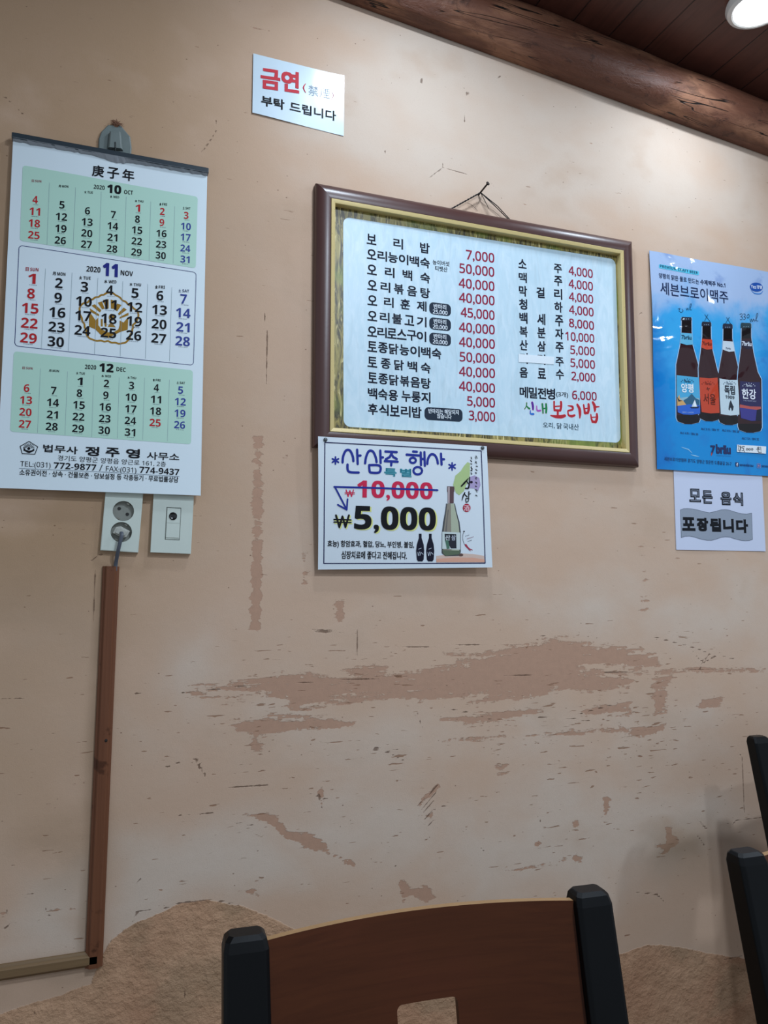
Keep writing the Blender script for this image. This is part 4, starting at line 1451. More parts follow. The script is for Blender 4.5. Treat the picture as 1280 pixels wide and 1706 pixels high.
pr.poly([(898, 740), (918, 735), (928, 790), (910, 795)], '#4f7361', 6)
pr.poly([(880, 800), (996, 805), (990, 828), (900, 838), (884, 820)], '#5d6b57', 4)
pr.disc((1000, 832), 16, 10, '#5f4a44', 0)
pr.poly([(1020, 258), (1044, 232), (1060, 240), (1058, 330), (1020, 420), (990, 446), (968, 430), (950, 380), (965, 320), (1000, 290)], '#a9bf86', 0)
pr.poly([(1052, 330), (1090, 318), (1120, 335), (1128, 380), (1112, 420), (1085, 402), (1056, 400)], '#a79abf', 1)
for pts, w in [([(1048, 338), (1025, 365), (1003, 388)], [5, 12, 9]), ([(1036, 352), (1048, 372)], [8, 6]), ([(1057, 330), (1054, 380), (1048, 402), (1030, 402)], [7, 9, 10, 9]),
               ([(1026, 430), (1016, 448), (1008, 478)], [8, 9, 5]), ([(1024, 440), (1040, 456)], [6, 8]), ([(1052, 424), (1050, 462)], [8, 7]), ([(1051, 440), (1064, 436)], [6, 4]), ([(1032, 468), (1052, 468), (1046, 488), (1034, 492), (1031, 470)], 6)]:
    pr.stroke(pts, w, '#121316', 5)
pr.disc((1068, 362), 9, 8, '#1d1626', 5)
for col_x, ys in [(1098, [(190, 24), (224, 22), (256, 8), (276, 16), (298, 16), (325, 22), (358, 18), (384, 14), (408, 20), (438, 18)]), (1068, [(198, 16), (216, 18), (240, 10), (258, 20), (282, 14), (302, 20)])]:
    rr = random.Random(int(col_x))
    for y, h_ in ys:
        for k in range(3):
            x_ = col_x - 7 + rr.random() * 8
            pr.stroke([(x_, y + rr.random() * h_ * .6), (x_ + 4 + rr.random() * 6, y + rr.random() * h_)], 3.4, '#17171c', 5, cap=5)
pr.disc((1038, 528), 25, 27, '#a52a3c', 2)
pr.text('酒', (1020, 547), (1056, 549), 38, '#e3c2cc', .01, layer=4)
pr.stroke([(1020, 678), (1012, 720), (1022, 760), (1030, 770)], 2.6, '#2b2530', 2, smooth=True)
pr.disc((1021, 680), 6, 4, '#231d28', 3)
pr.stroke([(1032, 768), (1045, 785), (1060, 795), (1076, 800)], [14, 10, 6, 3], '#a0344a', 3)
pr.stroke([(1044, 784), (1056, 800), (1064, 806)], [8, 5, 3], '#a0344a', 3)
for k, (x, y, s_) in enumerate([(1030, 712, 30), (1040, 730, 45), (1046, 746, 30)]):
    for j in range(int(s_ / 9)):
        pr.stroke([(x + j * 9, y - j * 3), (x + j * 9 + 5, y - j * 3 - 4)], 3, '#7d3550' if k == 1 else '#343040', 2, cap=5)
pr.link('picture', offer)

for c_, lab in [((126, 87), 'grey thumbtack at the corner of the offer sheet nearest the calendar'), ((1142, 140), 'grey thumbtack at the corner of the offer sheet under the drinks list')]:
    X, Z = W(*ZH(*c_), .029)
    d0 = d_off(X, Z)
    b = MB()
    b.lathe_y(X, Z, [(.0014, -d0 + .008), (.0014, -d0 - .0010), (.0044, -d0 - .0012), (.0044, -d0 - .0024), (.0034, -d0 - .0036), (.0012, -d0 - .0041)], 20)
    tag(b.link('thumbtack', plain('tack_grey', '#50585c', .4, metal=.3) if 'tack_grey' not in bpy.data.materials else bpy.data.materials['tack_grey'], None, smooth='angle'), lab, 'thumbtack')

# ------------------------------------------------------------------ blue beer poster
px0 = (W(*P1(85, 105), .006)[0] + W(*P2(122, 935), .006)[0]) / 2
pz1 = W(*P1(85, 105), .006)[1]
pz0 = W(*P2(122, 938), .006)[1]
px1 = px0 + (pz1 - pz0) * .71


def d_pos(X, Z):
    u, w = (X - px0) / (px1 - px0), (Z - pz0) / (pz1 - pz0)
    e = math.exp(-max(u, 0) * 9)
    return .0058 + .0022 * math.sin(3.3 * w * math.pi + .6) * e + .0013 * math.sin(4 * u + 3 * w) + .0012 * math.sin(9 * u - 5 * w) * max(0, w - .5) * 2


poster = thing('beer_poster', 'glossy blue poster of four brown beer bottles with a white price slip near its foot', 'poster', ((px0 + px1) / 2, 0, pz0))
q = Nodes('blue_poster_print')
v = q.coords()
sx = q.n('ShaderNodeSeparateXYZ')
q.t.links.new(v, sx.inputs[0])
w_ = q.math('DIVIDE', sx.outputs[2], pz1 - pz0)
u_ = q.math('DIVIDE', sx.outputs[0], px1 - px0)
cl = q.noise(v, 7, 5, .55, .8)
cl2 = q.noise(v, 16, 4, .55, .5)
w2 = q.math('ADD', w_, q.math('MULTIPLY', q.math('SUBTRACT', cl, .5), .45))
c = q.mix(q.step(w2, .70, .88), lin('#3aa6e2'), lin('#a9bfe0'))
c = q.mix(q.step(w2, .36, .62), lin('#0c8ad0'), c)
side = q.step(q.math('ADD', q.math('ABSOLUTE', u_), q.math('MULTIPLY', q.math('SUBTRACT', cl2, .5), .3)), .30, .55)
side = q.math('MULTIPLY', side, q.step(w_, .80, .55))
c = q.mix(q.math('MULTIPLY', side, .75), c, lin('#0c66ba'))
c = q.mix(q.math('MULTIPLY', q.step(cl2, .55, .75), .35), c, lin('#2a5fb0'))
wr = q.noise(v, 5.5, 2, .4, 1.1)
wr2 = q.noise(q.coords((1, 1, .35)), 30, 2, .5)
hh = q.math('ADD', wr, q.math('MULTIPLY', wr2, .05))
nm = q.bump(hh, .8, .014)
q.put(q.b.inputs['Coat Normal'], nm)
M_POS = q.out(c, .5, None, .03, .8, .05)
sheet_mesh(px0, px1, pz0, pz1, d_pos, .0012, 26, 30).link('sheet', M_POS, poster, smooth='angle')


def pink(h):
    """poster ink under the same glossy film"""
    key = ('pos', h)
    if key not in MATS:
        s_ = M_POS.copy()
        s_.name = 'poster_ink_' + h.strip('#')
        bs = s_.node_tree.nodes['Principled BSDF']
        for l in list(bs.inputs['Base Color'].links):
            s_.node_tree.links.remove(l)
        bs.inputs['Base Color'].default_value = lin(h)
        MATS[key] = s_
    return MATS[key]


pr = Print(d_pos, P1)
DB = pink('#1b2c50')
pr.poly(pr.rquad((172, 244), (578, 318), (576, 358), (170, 284), .0030, 5), pink('#5cc3e0'), 1, mapped=True)
pr.text(bd('PREMIUM CRAFT BEER'), (182, 277), (566, 347), 27, DB, 0, True, layer=2)
pr.text('양평의 맑은 물로 만드는', (172, 384), (578, 450), 52, DB, .012)
pr.text('수제맥주 ' + rg('No.1'), (592, 450), (845, 486), 52, DB, .022)
pr.text('세븐브로이맥주', (188, 548), (876, 648), 128, DB, .008)
pr.disc((1160, 478), 66, 46, pink('#2352a5'), 1, rot=.12)
pr.stroke([(1105, 505), (1140, 540), (1200, 545), (1228, 515)], [3, 10, 10, 3], pink('#3f7fc9'), 1, smooth=True)
pr.text('양평', (1165, 492), (1218, 500), 36, pink('#dfe9f5'), .02)
pr.text(bd('Yes'), (1106, 488), (1158, 496), 34, pink('#dfe9f5'), 0, True)
HW = pink('#1d2a3c')
for pts in [[(992, 755), (1012, 748), (1018, 765), (1002, 778), (1020, 785), (1012, 806), (994, 808)], [(1030, 750), (1046, 752), (1046, 770), (1034, 778), (1050, 788), (1042, 806), (1028, 806)], [(1078, 752), (1064, 770), (1068, 790), (1084, 786), (1088, 764), (1078, 752)],
            [(1095, 800), (1104, 832), (1112, 800), (1122, 828), (1132, 800), (1142, 826)], [(1148, 822), (1172, 770), (1172, 742), (1160, 760), (1158, 815), (1178, 822)],
            [(636, 757), (690, 828)], [(668, 757), (634, 822)], [(856, 785), (898, 850)], [(886, 784), (846, 848)],
            [(448, 690), (455, 712), (464, 690), (472, 712)], [(482, 708), (500, 660), (496, 645), (486, 665), (486, 706), (504, 708)], [(365, 700), (385, 695), (375, 720), (395, 735)], [(405, 700), (415, 720), (400, 735)]]:
    pr.stroke(pts, 4.5, HW, 3, smooth=len(pts) > 2)
# bottles (P1 frame for the necks, P2 for the bodies)
p2 = lambda x, y: ((1070 + x / 5.1714 - 1070) * 6.0952, (600 + y / 5.1714 - 400) * 6.0952)
GL, GLD = pink('#33191d'), pink('#140e11')
bott = [
    # neck x0 x1 ytop, shoulder y, body x0 x1 at shoulder, bottom (P2) y
    dict(n=(402, 500), top=785, cap=(396, 502, 780, 818), mid=[(510, 1060), (568, 1265)], midl=[(388, 1060), (346, 1265)], body=(293, 500), bot=552, sh=105),
    dict(n=(612, 696), top=840, cap=(604, 701, 828, 876), mid=[(712, 1110), (765, 1330)], midl=[(598, 1110), (572, 1300)], body=(487, 668), bot=528, sh=130),
    dict(n=(825, 912), top=860, cap=(817, 917, 848, 902), mid=[(936, 1130), (975, 1300)], midl=[(815, 1130), (778, 1330)], body=(655, 838), bot=560, sh=140),
    dict(n=(1010, 1104), top=850, cap=(999, 1107, 840, 896), mid=[(1130, 1150), (1172, 1340)], midl=[(1004, 1100), (975, 1330)], body=(822, 1030), bot=626, sh=165)]
for i in (0, 1, 2, 3):
    d = bott[i]
    y0 = d['bot']
    bl_, br_ = d['body']
    out = [(d['n'][0], d['top']), (d['n'][1], d['top']), (d['n'][1] + 2, d['top'] + 140)] + d['mid'] + [p2(br_ - 4, d['sh']), p2(br_, y0 - 170), p2(br_ + 1, y0 - 45), p2(br_ - 12, y0 - 14), p2((bl_ + br_) / 2 + 30, y0), p2((bl_ + br_) / 2 - 30, y0 - 2), p2(bl_ + 14, y0 - 24), p2(bl_ + 2, y0 - 55), p2(bl_, d['sh'])] + d['midl'][::-1] + [(d['n'][0] - 2, d['top'] + 140)]
    halo = [(x + (8 if x > (d['n'][0] + d['n'][1]) / 2 else -8), y) for x, y in out]
    pr.poly(halo, pink('#9fc3e2'), 1 + i)
    pr.poly(out, GL, 2 + i)
    # dark neck and foot of the bottle
    pr.poly([(d['n'][0] + 3, d['top']), (d['n'][1] - 3, d['top']), (d['n'][1] - 1, d['top'] + 150), (d['n'][0] + 1, d['top'] + 150)], GLD, 3 + i)
    pr.poly([p2(bl_ + 4, y0 - 78), p2(br_ - 2, y0 - 78), p2(br_ - 2, y0 - 45), p2(br_ - 14, y0 - 16), p2((bl_ + br_) / 2 + 30, y0 - 4), p2((bl_ + br_) / 2 - 30, y0 - 6), p2(bl_ + 16, y0 - 26), p2(bl_ + 5, y0 - 55)], GLD, 3 + i)
    cx0, cx1, cy0, cy1 = d['cap']
    pr.poly([(cx0 + 8, cy0), (cx1 - 8, cy0 + 4), (cx1, cy0 + 18), (cx1, cy1)] + [(cx1 - (cx1 - cx0) * k / 8, cy1 - (6 if k % 2 else 0)) for k in range(1, 8)] + [(cx0, cy1), (cx0, cy0 + 16)], pink(['#2b2f3c', '#2b2f3c', '#2c3344', '#31474f'][i]), 4 + i)
    for k in range(3):
        xx_ = cx0 + (cx1 - cx0) * (.3 + .2 * k)
        pr.disc((xx_, cy1 - 16), 4, 5, pink('#8fa3b4'), 5 + i)
# neck labels
for pts, c_, wtxt, tc in [([(392, 942), (505, 950), (516, 1062), (450, 1066), (386, 1048)], '#63b4d8', [(398, 1008), (500, 1014), 44], '#17324a'), ([(606, 1004), (708, 1012), (714, 1108), (655, 1114), (598, 1092)], '#c9482f', [(608, 1068), (702, 1074), 38], '#5a2018'),
                          ([(820, 1024), (922, 1032), (937, 1130), (880, 1136), (815, 1112)], '#c9d6e0', [(845, 1110), (898, 1114), 22], '#4a5a6c'), ([(1010, 1020), (1112, 1028), (1122, 1104), (1064, 1108), (1006, 1080)], '#231e33', [(1012, 1072), (1110, 1080), 46], '#d7dde8')]:
    pr.poly(pts, pink(c_), 7)
    pr.text('7bräu', wtxt[0], wtxt[1], wtxt[2], pink(tc), .03, layer=8)
pr.zm = P2
# labels
pr.poly([(296, 130), (400, 142), (488, 150), (497, 300), (497, 462), (420, 472), (350, 468), (304, 450), (298, 300)], pink('#4aa7d2'), 7)
pr.poly([(300, 330), (385, 318), (492, 330), (497, 400), (497, 462), (420, 472), (350, 468), (304, 450)], pink('#8fb6c4'), 8)
pr.poly([(355, 345), (385, 330), (425, 290), (460, 330), (492, 345), (492, 400), (360, 395)], pink('#2c5f7c'), 9)
pr.poly([(300, 330), (318, 300), (326, 340), (350, 350), (380, 388), (300, 395)], pink('#d0a468'), 9)
pr.poly([(302, 395), (400, 382), (497, 390), (497, 462), (420, 472), (350, 468), (304, 450)], pink('#2a62c4'), 10)
pr.poly([(408, 405), (492, 400), (480, 417), (420, 418)], pink('#1a2a44'), 11)
pr.poly([(450, 340), (470, 402), (436, 402)], pink('#e4edf2'), 11)
pr.poly([(444, 352), (440, 402), (424, 402)], pink('#c8d8e2'), 11)
pr.poly([(300, 318), (320, 345), (345, 352), (310, 358)], pink('#22313c'), 11)
pr.poly([(492, 150), (575, 158), (648, 152), (658, 300), (665, 455), (590, 460), (512, 448), (496, 300)], pink('#c2452c'), 7)
pr.poly([(664, 158), (745, 172), (822, 172), (832, 320), (836, 470), (760, 478), (676, 465), (666, 300)], pink('#c4d6de'), 7)
pr.poly([(842, 180), (930, 190), (1012, 190), (1022, 350), (1026, 520), (940, 525), (850, 500), (838, 300)], pink('#2a2752'), 7)
pr.poly([(840, 382), (930, 400), (1020, 402), (1022, 440), (930, 432), (838, 415)], pink('#b4544f'), 8)
pr.poly([(838, 410), (930, 422), (1022, 436), (1026, 520), (940, 525), (850, 500)], pink('#3d3a86'), 9)
pr.poly([(985, 430), (1022, 420), (1026, 520), (975, 522)], pink('#171b34'), 10)
pr.text('양평', (335, 278), (440, 284), 78, pink('#eaf1f5'), .02, layer=12)
pr.text('서울', (528, 375), (632, 388), 92, pink('#4f1c14'), 0, layer=12)
pr.stroke([(560, 235), (568, 262)], 5, pink('#4f1c14'), 12)
pr.stroke([(552, 250), (580, 246)], 5, pink('#4f1c14'), 12)
pr.text('독립', (708, 296), (798, 302), 80, pink('#1a2230'), .025, layer=12)
pr.text(bd('1909'), (715, 330), (792, 338), 28, pink('#1a2230'), 0, True, layer=12)
pr.text('한강', (858, 334), (980, 341), 88, pink('#e8ecf4'), .02, layer=12)
pr.text(rg('THE RIVER ALE'), (868, 354), (980, 362), 11, pink('#aab0cc'), 0, True, layer=12)
pr.text(rg('BEER / LAGER'), (345, 455), (440, 458), 11, pink('#a6c0e6'), 0, True, layer=12)
fl = pink('#232b36')
pr.poly([(744, 402), (750, 370), (760, 345), (768, 365), (778, 390), (785, 400), (780, 430), (770, 440), (765, 410), (756, 412), (752, 436), (742, 425)], fl, 12)
for cx_, cy_, tc in [(386, 185, '#17324a'), (566, 205, '#7d2a1c'), (750, 205, '#5a6c7c'), (916, 222, '#c6ccdc')]:
    for k in range(7):
        a = math.pi * (1.1 + .8 * k / 6)
        pr.disc((cx_ + 54 * math.cos(a), cy_ + 12 + 34 * math.sin(a)), 4, 4, pink(tc), 12, n=6)
    pr.text('7bräu', (cx_ - 28, cy_ + 8), (cx_ + 28, cy_ + 10), 22, pink(tc), .02, layer=12)
for s, a_, c_ in [('ALC 4.5% / IBU 20', (328, 634), (482, 648)), ('ALC 5.1% / IBU 17', (508, 600), (664, 612)), ('ALC 5.5% / IBU 20', (690, 612), (836, 626)), ('ALC 7.2% / IBU 32', (860, 682), (1006, 691))]:
    pr.text(bd(s), a_, c_, 18, pink('#1c4474'), 0, True, layer=4)
pr.text('7', (590, 808), (632, 810), 74, pink('#1e2a5a'), .05, layer=4)
pr.stroke([(600, 800), (596, 818)], 10, pink('#b5402f'), 4)
pr.text('bräu', (638, 806), (765, 812), 82, pink('#1e2a5a'), .05, layer=4)
pr.stroke([(640, 822), (765, 828)], 2, pink('#2b4f86'), 4, cap=4)
pr.text('세븐브로이양평㈜ 경기도 양평군 청운면 도룡골길 ' + rg('26-7'), (190, 866), (770, 910), 34, pink('#1d4672'), .008, layer=4)
pr.poly(pr.rquad((803, 880), (830, 882), (832, 918), (804, 916), .0012, 4), pink('#1d2a5c'), 4, mapped=True)
pr.text('f', (812, 916), (826, 917), 30, pink('#dfe8f4'), .05, layer=5)
pr.text(bd('sevenbrau'), (840, 913), (958, 920), 24, pink('#1d3a6c'), 0, True, layer=4)
pr.stroke(pr.rquad((990, 893), (1017, 895), (1018, 930), (990, 928), .0018, 4), .0012, pink('#a46a86'), 4, closed=True, mapped=True)
pr.disc((1004, 911), 7, 8, pink('#b07a90'), 4)
pr.text(bd('sevenbrau'), (1030, 922), (1150, 931), 24, pink('#1d3a6c'), 0, True, layer=4)
# soft reflections printed on the water at the foot
for pts in [[(340, 750), (400, 770), (430, 800)], [(420, 815), (460, 825), (490, 832)]]:
    pr.stroke(pts, [4, 9, 4], pink('#8fc6e8'), 1)
pr.link('print', poster)
# handwritten price slip
sl = [W(*P2(*p), .0075) for p in [(818, 728), (1068, 744), (1066, 806), (817, 790)]]
b = MB()
ms = [(x, d_pos(x, z), z) for x, z in sl]
dm = max(m_[1] for m_ in ms) + .0022
b.rings([[(x, -(dm - .0008), z) for x, _, z in ms], [(x, -dm, z) for x, _, z in ms]])
slip = tag(b.link('price_slip', paper('#e6edf2', .5), poster), 'white slip with a handwritten price')
pr = Print(lambda X, Z: dm, P2)
for pts in [[(826, 738), (838, 740), (830, 765)], [(848, 738), (846, 770)], [(846, 752), (856, 752)], [(826, 775), (842, 776), (842, 790)], [(884, 745), (866, 742), (862, 758), (876, 760), (876, 778), (858, 780)], [(852, 742), (848, 778)],
            [(884, 782), (880, 790)], [(1000, 748), (992, 758), (1004, 762), (1010, 752), (1000, 748)], [(985, 768), (1015, 768)], [(1000, 768), (998, 782)], [(1022, 748), (1024, 778)], [(1000, 782), (1004, 794), (1030, 792)]]:
    pr.stroke(pts, 4.5, '#1a1d24', 2)
for cx_ in (905, 926, 948):
    pr.stroke([(cx_ + 8 * math.cos(2 * math.pi * k / 12), 768 + 8 * math.sin(2 * math.pi * k / 12)) for k in range(12)], 4.5, '#1a1d24', 2, closed=True)
pr.link('handwriting', slip)

# ------------------------------------------------------------------ take-away notice under the poster
tx0, tx1, tz0, _, tc_ = fit_rect([P2(275, 955), P2(1040, 1005), P2(1060, 1648), P2(293, 1632)], (.002,) * 4)
tz1 = tz0 + (tx1 - tx0) * 1.08
d_tak = lambda X, Z: .0022 + .0012 * math.sin((X - tx0) * 22) * max(0, (tz1 - Z) / (tz1 - tz0) - .3)
take = thing('takeaway_notice', 'plain white notice with bold black letters and a grey waving banner below the blue poster', 'notice', ((tx0 + tx1) / 2, 0, tz0))
sheet_mesh(tx0, tx1, tz0, tz1, d_tak, .001, 14, 14).link('sheet', paper('#ccd4ea', .45, coat=.5, wrinkle=.2, coat_rough=.15), take, smooth='angle')
pr = Print(d_tak, P2)
fl = [(330, 1290), (355, 1280), (390, 1278), (435, 1282), (480, 1291), (530, 1305), (580, 1314), (630, 1304), (680, 1290), (715, 1287), (750, 1292), (800, 1308), (850, 1322), (900, 1326), (945, 1318)]
fb = [(952, 1545), (925, 1554), (890, 1557), (850, 1552), (800, 1540), (760, 1526), (720, 1522), (680, 1527), (640, 1542), (600, 1552), (560, 1552), (510, 1543), (450, 1524), (410, 1516), (370, 1517), (337, 1530)]
pr.poly(fl + fb, '#8f98a6', 0)
pr.stroke(fl + fb, 3, '#555d6b', 1, closed=True, cap=4)
for ch, x0, x1, y in [('모', 408, 508, 1222), ('든', 520, 610, 1236), ('음', 678, 772, 1248), ('식', 786, 872, 1254)]:
    pr.text(ch, (x0, y), (x1, y + 3), 116, '#15171d', .055, layer=2)
    pr.text(ch, (x0 + 8, y - 8), (x1 - 8, y - 6), 100, '#6b7280', 0, layer=4)
for ch, x0, x1, y in [('포', 346, 460, 1470), ('장', 474, 572, 1474), ('됩', 586, 682, 1478), ('니', 700, 792, 1484), ('다', 812, 915, 1488)]:
    pr.text(ch, (x0, y), (x1, y + 2), 118, '#15171d', .06, layer=2)
pr.link('lettering', take)

# ------------------------------------------------------------------ outlet, switch
M_PLATE = plain('aged_white_plastic', '#c9d3ca', .38, vary=.05, vscale=25, coat=.2)
M_PIN = plain('socket_dark', '#1f1d1b', .5)
M_BRASS = plain('contact_metal', '#8b8a80', .35, metal=.8)
M_CUP = plain('shaded_cup', '#8d9088', .45, vary=.15)  # cup darkened to paint in the shade of a deeper recess


def plate_frame(tl, tr, br, bl, dep):
    c = [np.array(W(*ZS(*p), dep)) for p in (tl, tr, br, bl)]
    ctr = sum(c) / 4
    ux = (c[1] - c[0] + c[2] - c[3]) / 2
    uz = (c[0] - c[3] + c[1] - c[2]) / 2
    w, h = np.hypot(*ux), np.hypot(*uz)
    return ctr, math.atan2(-uz[0], uz[1]), w, h


def loc(ctr, rot, x, z):
    return float(ctr[0] + x * math.cos(rot) - z * math.sin(rot)), float(ctr[1] + x * math.sin(rot) + z * math.cos(rot))


def holed_plate(b, hw, zlo, zhi, holes, y0, y1, bev, ctr, rot, n=28, mi=0):
    """rectangular cover with round through-holes (x, z, r); cut as cells about each hole"""
    P = lambda x, z, y: (*[loc(ctr, rot, x, z)[0]], y, loc(ctr, rot, x, z)[1])
    zs_ = [zlo] + [(a[1] + c[1]) / 2 for a, c in zip(holes, holes[1:])] + [zhi]
    for i, (hx_, hz2, r) in enumerate(holes):
        lo, hi = zs_[i], zs_[i + 1]
        ring, rect = [], []
        for k in range(n):
            a = 2 * math.pi * k / n
            ca, sa = math.cos(a), math.sin(a)
            ring.append((hx_ + r * ca, hz2 + r * sa))
            tx = ((hw - hx_) / ca) if ca > 1e-6 else ((-hw - hx_) / ca if ca < -1e-6 else 1e9)
            tz = ((hi - hz2) / sa) if sa > 1e-6 else ((lo - hz2) / sa if sa < -1e-6 else 1e9)
            t = min(tx, tz)
            rect.append((hx_ + t * ca, hz2 + t * sa))
        # put the nearest spoke on each corner
        for cx_, cz_ in ((hw, hi), (-hw, hi), (-hw, lo), (hw, lo)):
            k = min(range(n), key=lambda j: (rect[j][0] - cx_) ** 2 + (rect[j][1] - cz_) ** 2)
            rect[k] = (cx_, cz_)
        b.rings([[P(x, z, y1) for x, z in rect], [P(x, z, y1) for x, z in ring], [P(x, z, y0) for x, z in ring]], cap=False, mi=mi)
    # outer walls with a small rounded edge
    per = [(-hw, zlo), (hw, zlo), (hw, zhi), (-hw, zhi)]
    gr_ = [(-hw - bev, zlo - bev), (hw + bev, zlo - bev), (hw + bev, zhi + bev), (-hw - bev, zhi + bev)]
    md = [(-hw - bev * .7, zlo - bev * .7), (hw + bev * .7, zlo - bev * .7), (hw + bev * .7, zhi + bev * .7), (-hw - bev * .7, zhi + bev * .7)]
    b.rings([[P(x, z, y1) for x, z in per], [P(x, z, y1 + bev * .3) for x, z in md], [P(x, z, y1 + bev) for x, z in gr_], [P(x, z, -.0004) for x, z in gr_]], cap=False, mi=mi)


# outlet: its top runs on behind the calendar sheet
ctr, rot, w, h = plate_frame((212, 20), (586, 45), (523, 703), (160, 680), .011)
outlet = thing('wall_outlet', 'yellowed white double socket plate partly behind the calendar with a plug in its lower socket', 'outlet', (ctr[0], 0, ctr[1]))
pl = lambda x, y: tuple(np.array([[math.cos(rot), math.sin(rot)], [-math.sin(rot), math.cos(rot)]]) @ (np.array(W(*ZS(x, y), .011)) - ctr))
s1, s2 = pl(382, 299), pl(362, 503)
SR = abs(pl(382, 201)[1] - pl(382, 397)[1]) / 2
b = MB()
holed_plate(b, w / 2 - .002, -h / 2 + .002, h / 2 - .002, sorted([(s1[0], s1[1], SR), (s2[0], s2[1], SR)], key=lambda t: t[1]), -.0008, -.0112, .002, ctr, rot)
b.link('cover_plate', M_PLATE, outlet, smooth='angle')
for s_ in (s1, s2):
    X, Z = loc(ctr, rot, *s_)
    b = MB()
    b.lathe_y(X, Z, [(SR * .995, -.0110), (SR * .985, -.0030), (SR * .97, -.0014), (.0005, -.0014)], 32, cap=False)
    sk = b.link('socket', M_CUP, outlet, smooth='angle')
    for a in (R(-35), R(145)):
        b = MB()
        b.lathe_y(X + .0096 * math.cos(a), Z + .0096 * math.sin(a), [(.0034, -.0022), (.0034, -.0014)], 14)
        b.link('pin_hole', M_PIN, sk)
    for a in (R(60), R(240)):
        b = MB()
        cxx, czz = X + SR * .86 * math.cos(a), Z + SR * .86 * math.sin(a)
        ux_, uz_ = math.cos(a), math.sin(a)
        pts = [(-.0018, -.0028), (.0016, -.0028), (.0016, .0028), (-.0018, .0028)]
        b.rings([[(cxx + p * ux_ - t * uz_, y, czz + p * uz_ + t * ux_) for p, t in pts] for y in (-.0014, -.0075)])
        b.link('earth_clip', M_BRASS, sk)
# plug with its grey cord
X, Z = loc(ctr, rot, *s2)
plug = thing('power_plug', 'stubby white plug with a flat grey cord in the lower socket', 'plug', (X, -.0015, Z))
b = MB()
a = R(-28)
ux_, uz_ = math.cos(a), math.sin(a)
for (pw, ph, y0, y1) in ((.0135, .0095, -.0024, -.0125), (.0098, .0068, -.0125, -.0165)):
    pts = [(-pw, -ph), (pw * .5, -ph), (pw, -ph * .4), (pw, ph), (-pw * .5, ph), (-pw, ph * .4)]
    b.rings([[(X + p * ux_ - t * uz_, y, Z + p * uz_ + t * ux_) for p, t in pts] for y in (y0, y1)])
b.link('plug_body', plain('dull_white_plastic', '#aeb0a8', .5, vary=.2, vscale=90), plug, bevel=.0008)
ce = W(*ZS(305, 838), .012)
b = MB()
pth = [(X, -.0165, Z - .001), (X + .0006, -.0225, Z - .004), (X - .0002, -.0245, Z - .012), ((X + ce[0]) / 2, -.0215, (Z + ce[1]) / 2), (ce[0] + .0015, -.0110, ce[1] + .014), (ce[0] + .0004, -.0068, ce[1] + .003), (ce[0], -.0062, ce[1] - .008)]
pth = [p for p in catmull([tuple(p) for p in pth], 6)]
rr_ = []
for i, p in enumerate(pth):
    t_ = (Vector(pth[min(i + 1, len(pth) - 1)]) - Vector(pth[max(i - 1, 0)])).normalized()
    sx_ = Vector((1, 0, 0)) - t_ * t_.x
    sx_.normalize()
    ny_ = t_.cross(sx_)
    rr_.append([Vector(p) + sx_ * .0036 * math.cos(2 * math.pi * k / 12) + ny_ * .0021 * math.sin(2 * math.pi * k / 12) for k in range(12)])
b.rings(rr_)
b.link('cord', plain('grey_cord', '#4f5560', .5), plug, smooth='angle')

# switch
ctr, rot, w, h = plate_frame((675, 133), (1066, 155), (1036, 712), (645, 700), .011)
switch = thing('light_switch', 'white single rocker plate with a round black sensor beside the socket plate', 'switch', (ctr[0], 0, ctr[1]))
pl = lambda x, y: tuple(np.array([[math.cos(rot), math.sin(rot)], [-math.sin(rot), math.cos(rot)]]) @ (np.array(W(*ZS(x, y), .011)) - ctr))


def obox(b, x0, x1, z0, z1, y0, y1, bev=.0, mi=0):
    f = lambda x, z, y: (loc(ctr, rot, x, z)[0], y, loc(ctr, rot, x, z)[1])
    q_ = lambda e: [(x0 + e, z0 + e), (x1 - e, z0 + e), (x1 - e, z1 - e), (x0 + e, z1 - e)]
    rg_ = [[f(x, z, y0) for x, z in q_(0)], [f(x, z, y1 + bev) for x, z in q_(0)]]
    if bev:
        rg_ += [[f(x, z, y1 + bev * .3) for x, z in q_(bev * .3)], [f(x, z, y1) for x, z in q_(bev)]]
    b.rings(rg_, mi=mi)


ra, rb = pl(801, 260), pl(922, 583)
wx0, wx1, wz0, wz1 = ra[0], rb[0] + .001, rb[1], ra[1]
b = MB()
hw, hh_ = w / 2, h / 2
Y1 = -.0108
obox(b, -hw, hw, wz1, hh_, -.0004, Y1, .0)
obox(b, -hw, hw, -hh_, wz0, -.0004, Y1, .0)
obox(b, -hw, wx0, wz0, wz1, -.0004, Y1, .0)
obox(b, wx1, hw, wz0, wz1, -.0004, Y1, .0)
f_ = lambda x, z, y: (loc(ctr, rot, x, z)[0], y, loc(ctr, rot, x, z)[1])
qd = lambda e: [(-hw + e, -hh_ + e), (hw - e, -hh_ + e), (hw - e, hh_ - e), (-hw + e, hh_ - e)]
b.link('cover_plate', M_PLATE, switch)
b = MB()
obox(b, wx0, wx1, wz0, wz1, -.0006, -.0062)
b.link('well', plain('dark_gap', '#2b2b2a', .7), switch)
b = MB()
obox(b, wx0 + .0012, wx1 - .0010, wz0 + .0040, wz1 - .0015, -.0062, -.0124, .0012)
b.link('rocker', M_PLATE, switch)
b = MB()
obox(b, wx0 + .0012, wx1 - .0010, wz0 + .0009, wz0 + .0090, -.0062, -.0110, .0008)
b.link('lower_bezel', M_PLATE, switch)
b = MB()
sl_ = pl(860, 416)
obox(b, wx0 + .0018, wx1 - .0016, sl_[1] - .0002, sl_[1] + .0003, -.0110, -.01255)
b.link('seam', plain('seam_grey', '#8f9890', .6), switch)
k_ = loc(ctr, rot, *pl(863, 349))
b = MB()
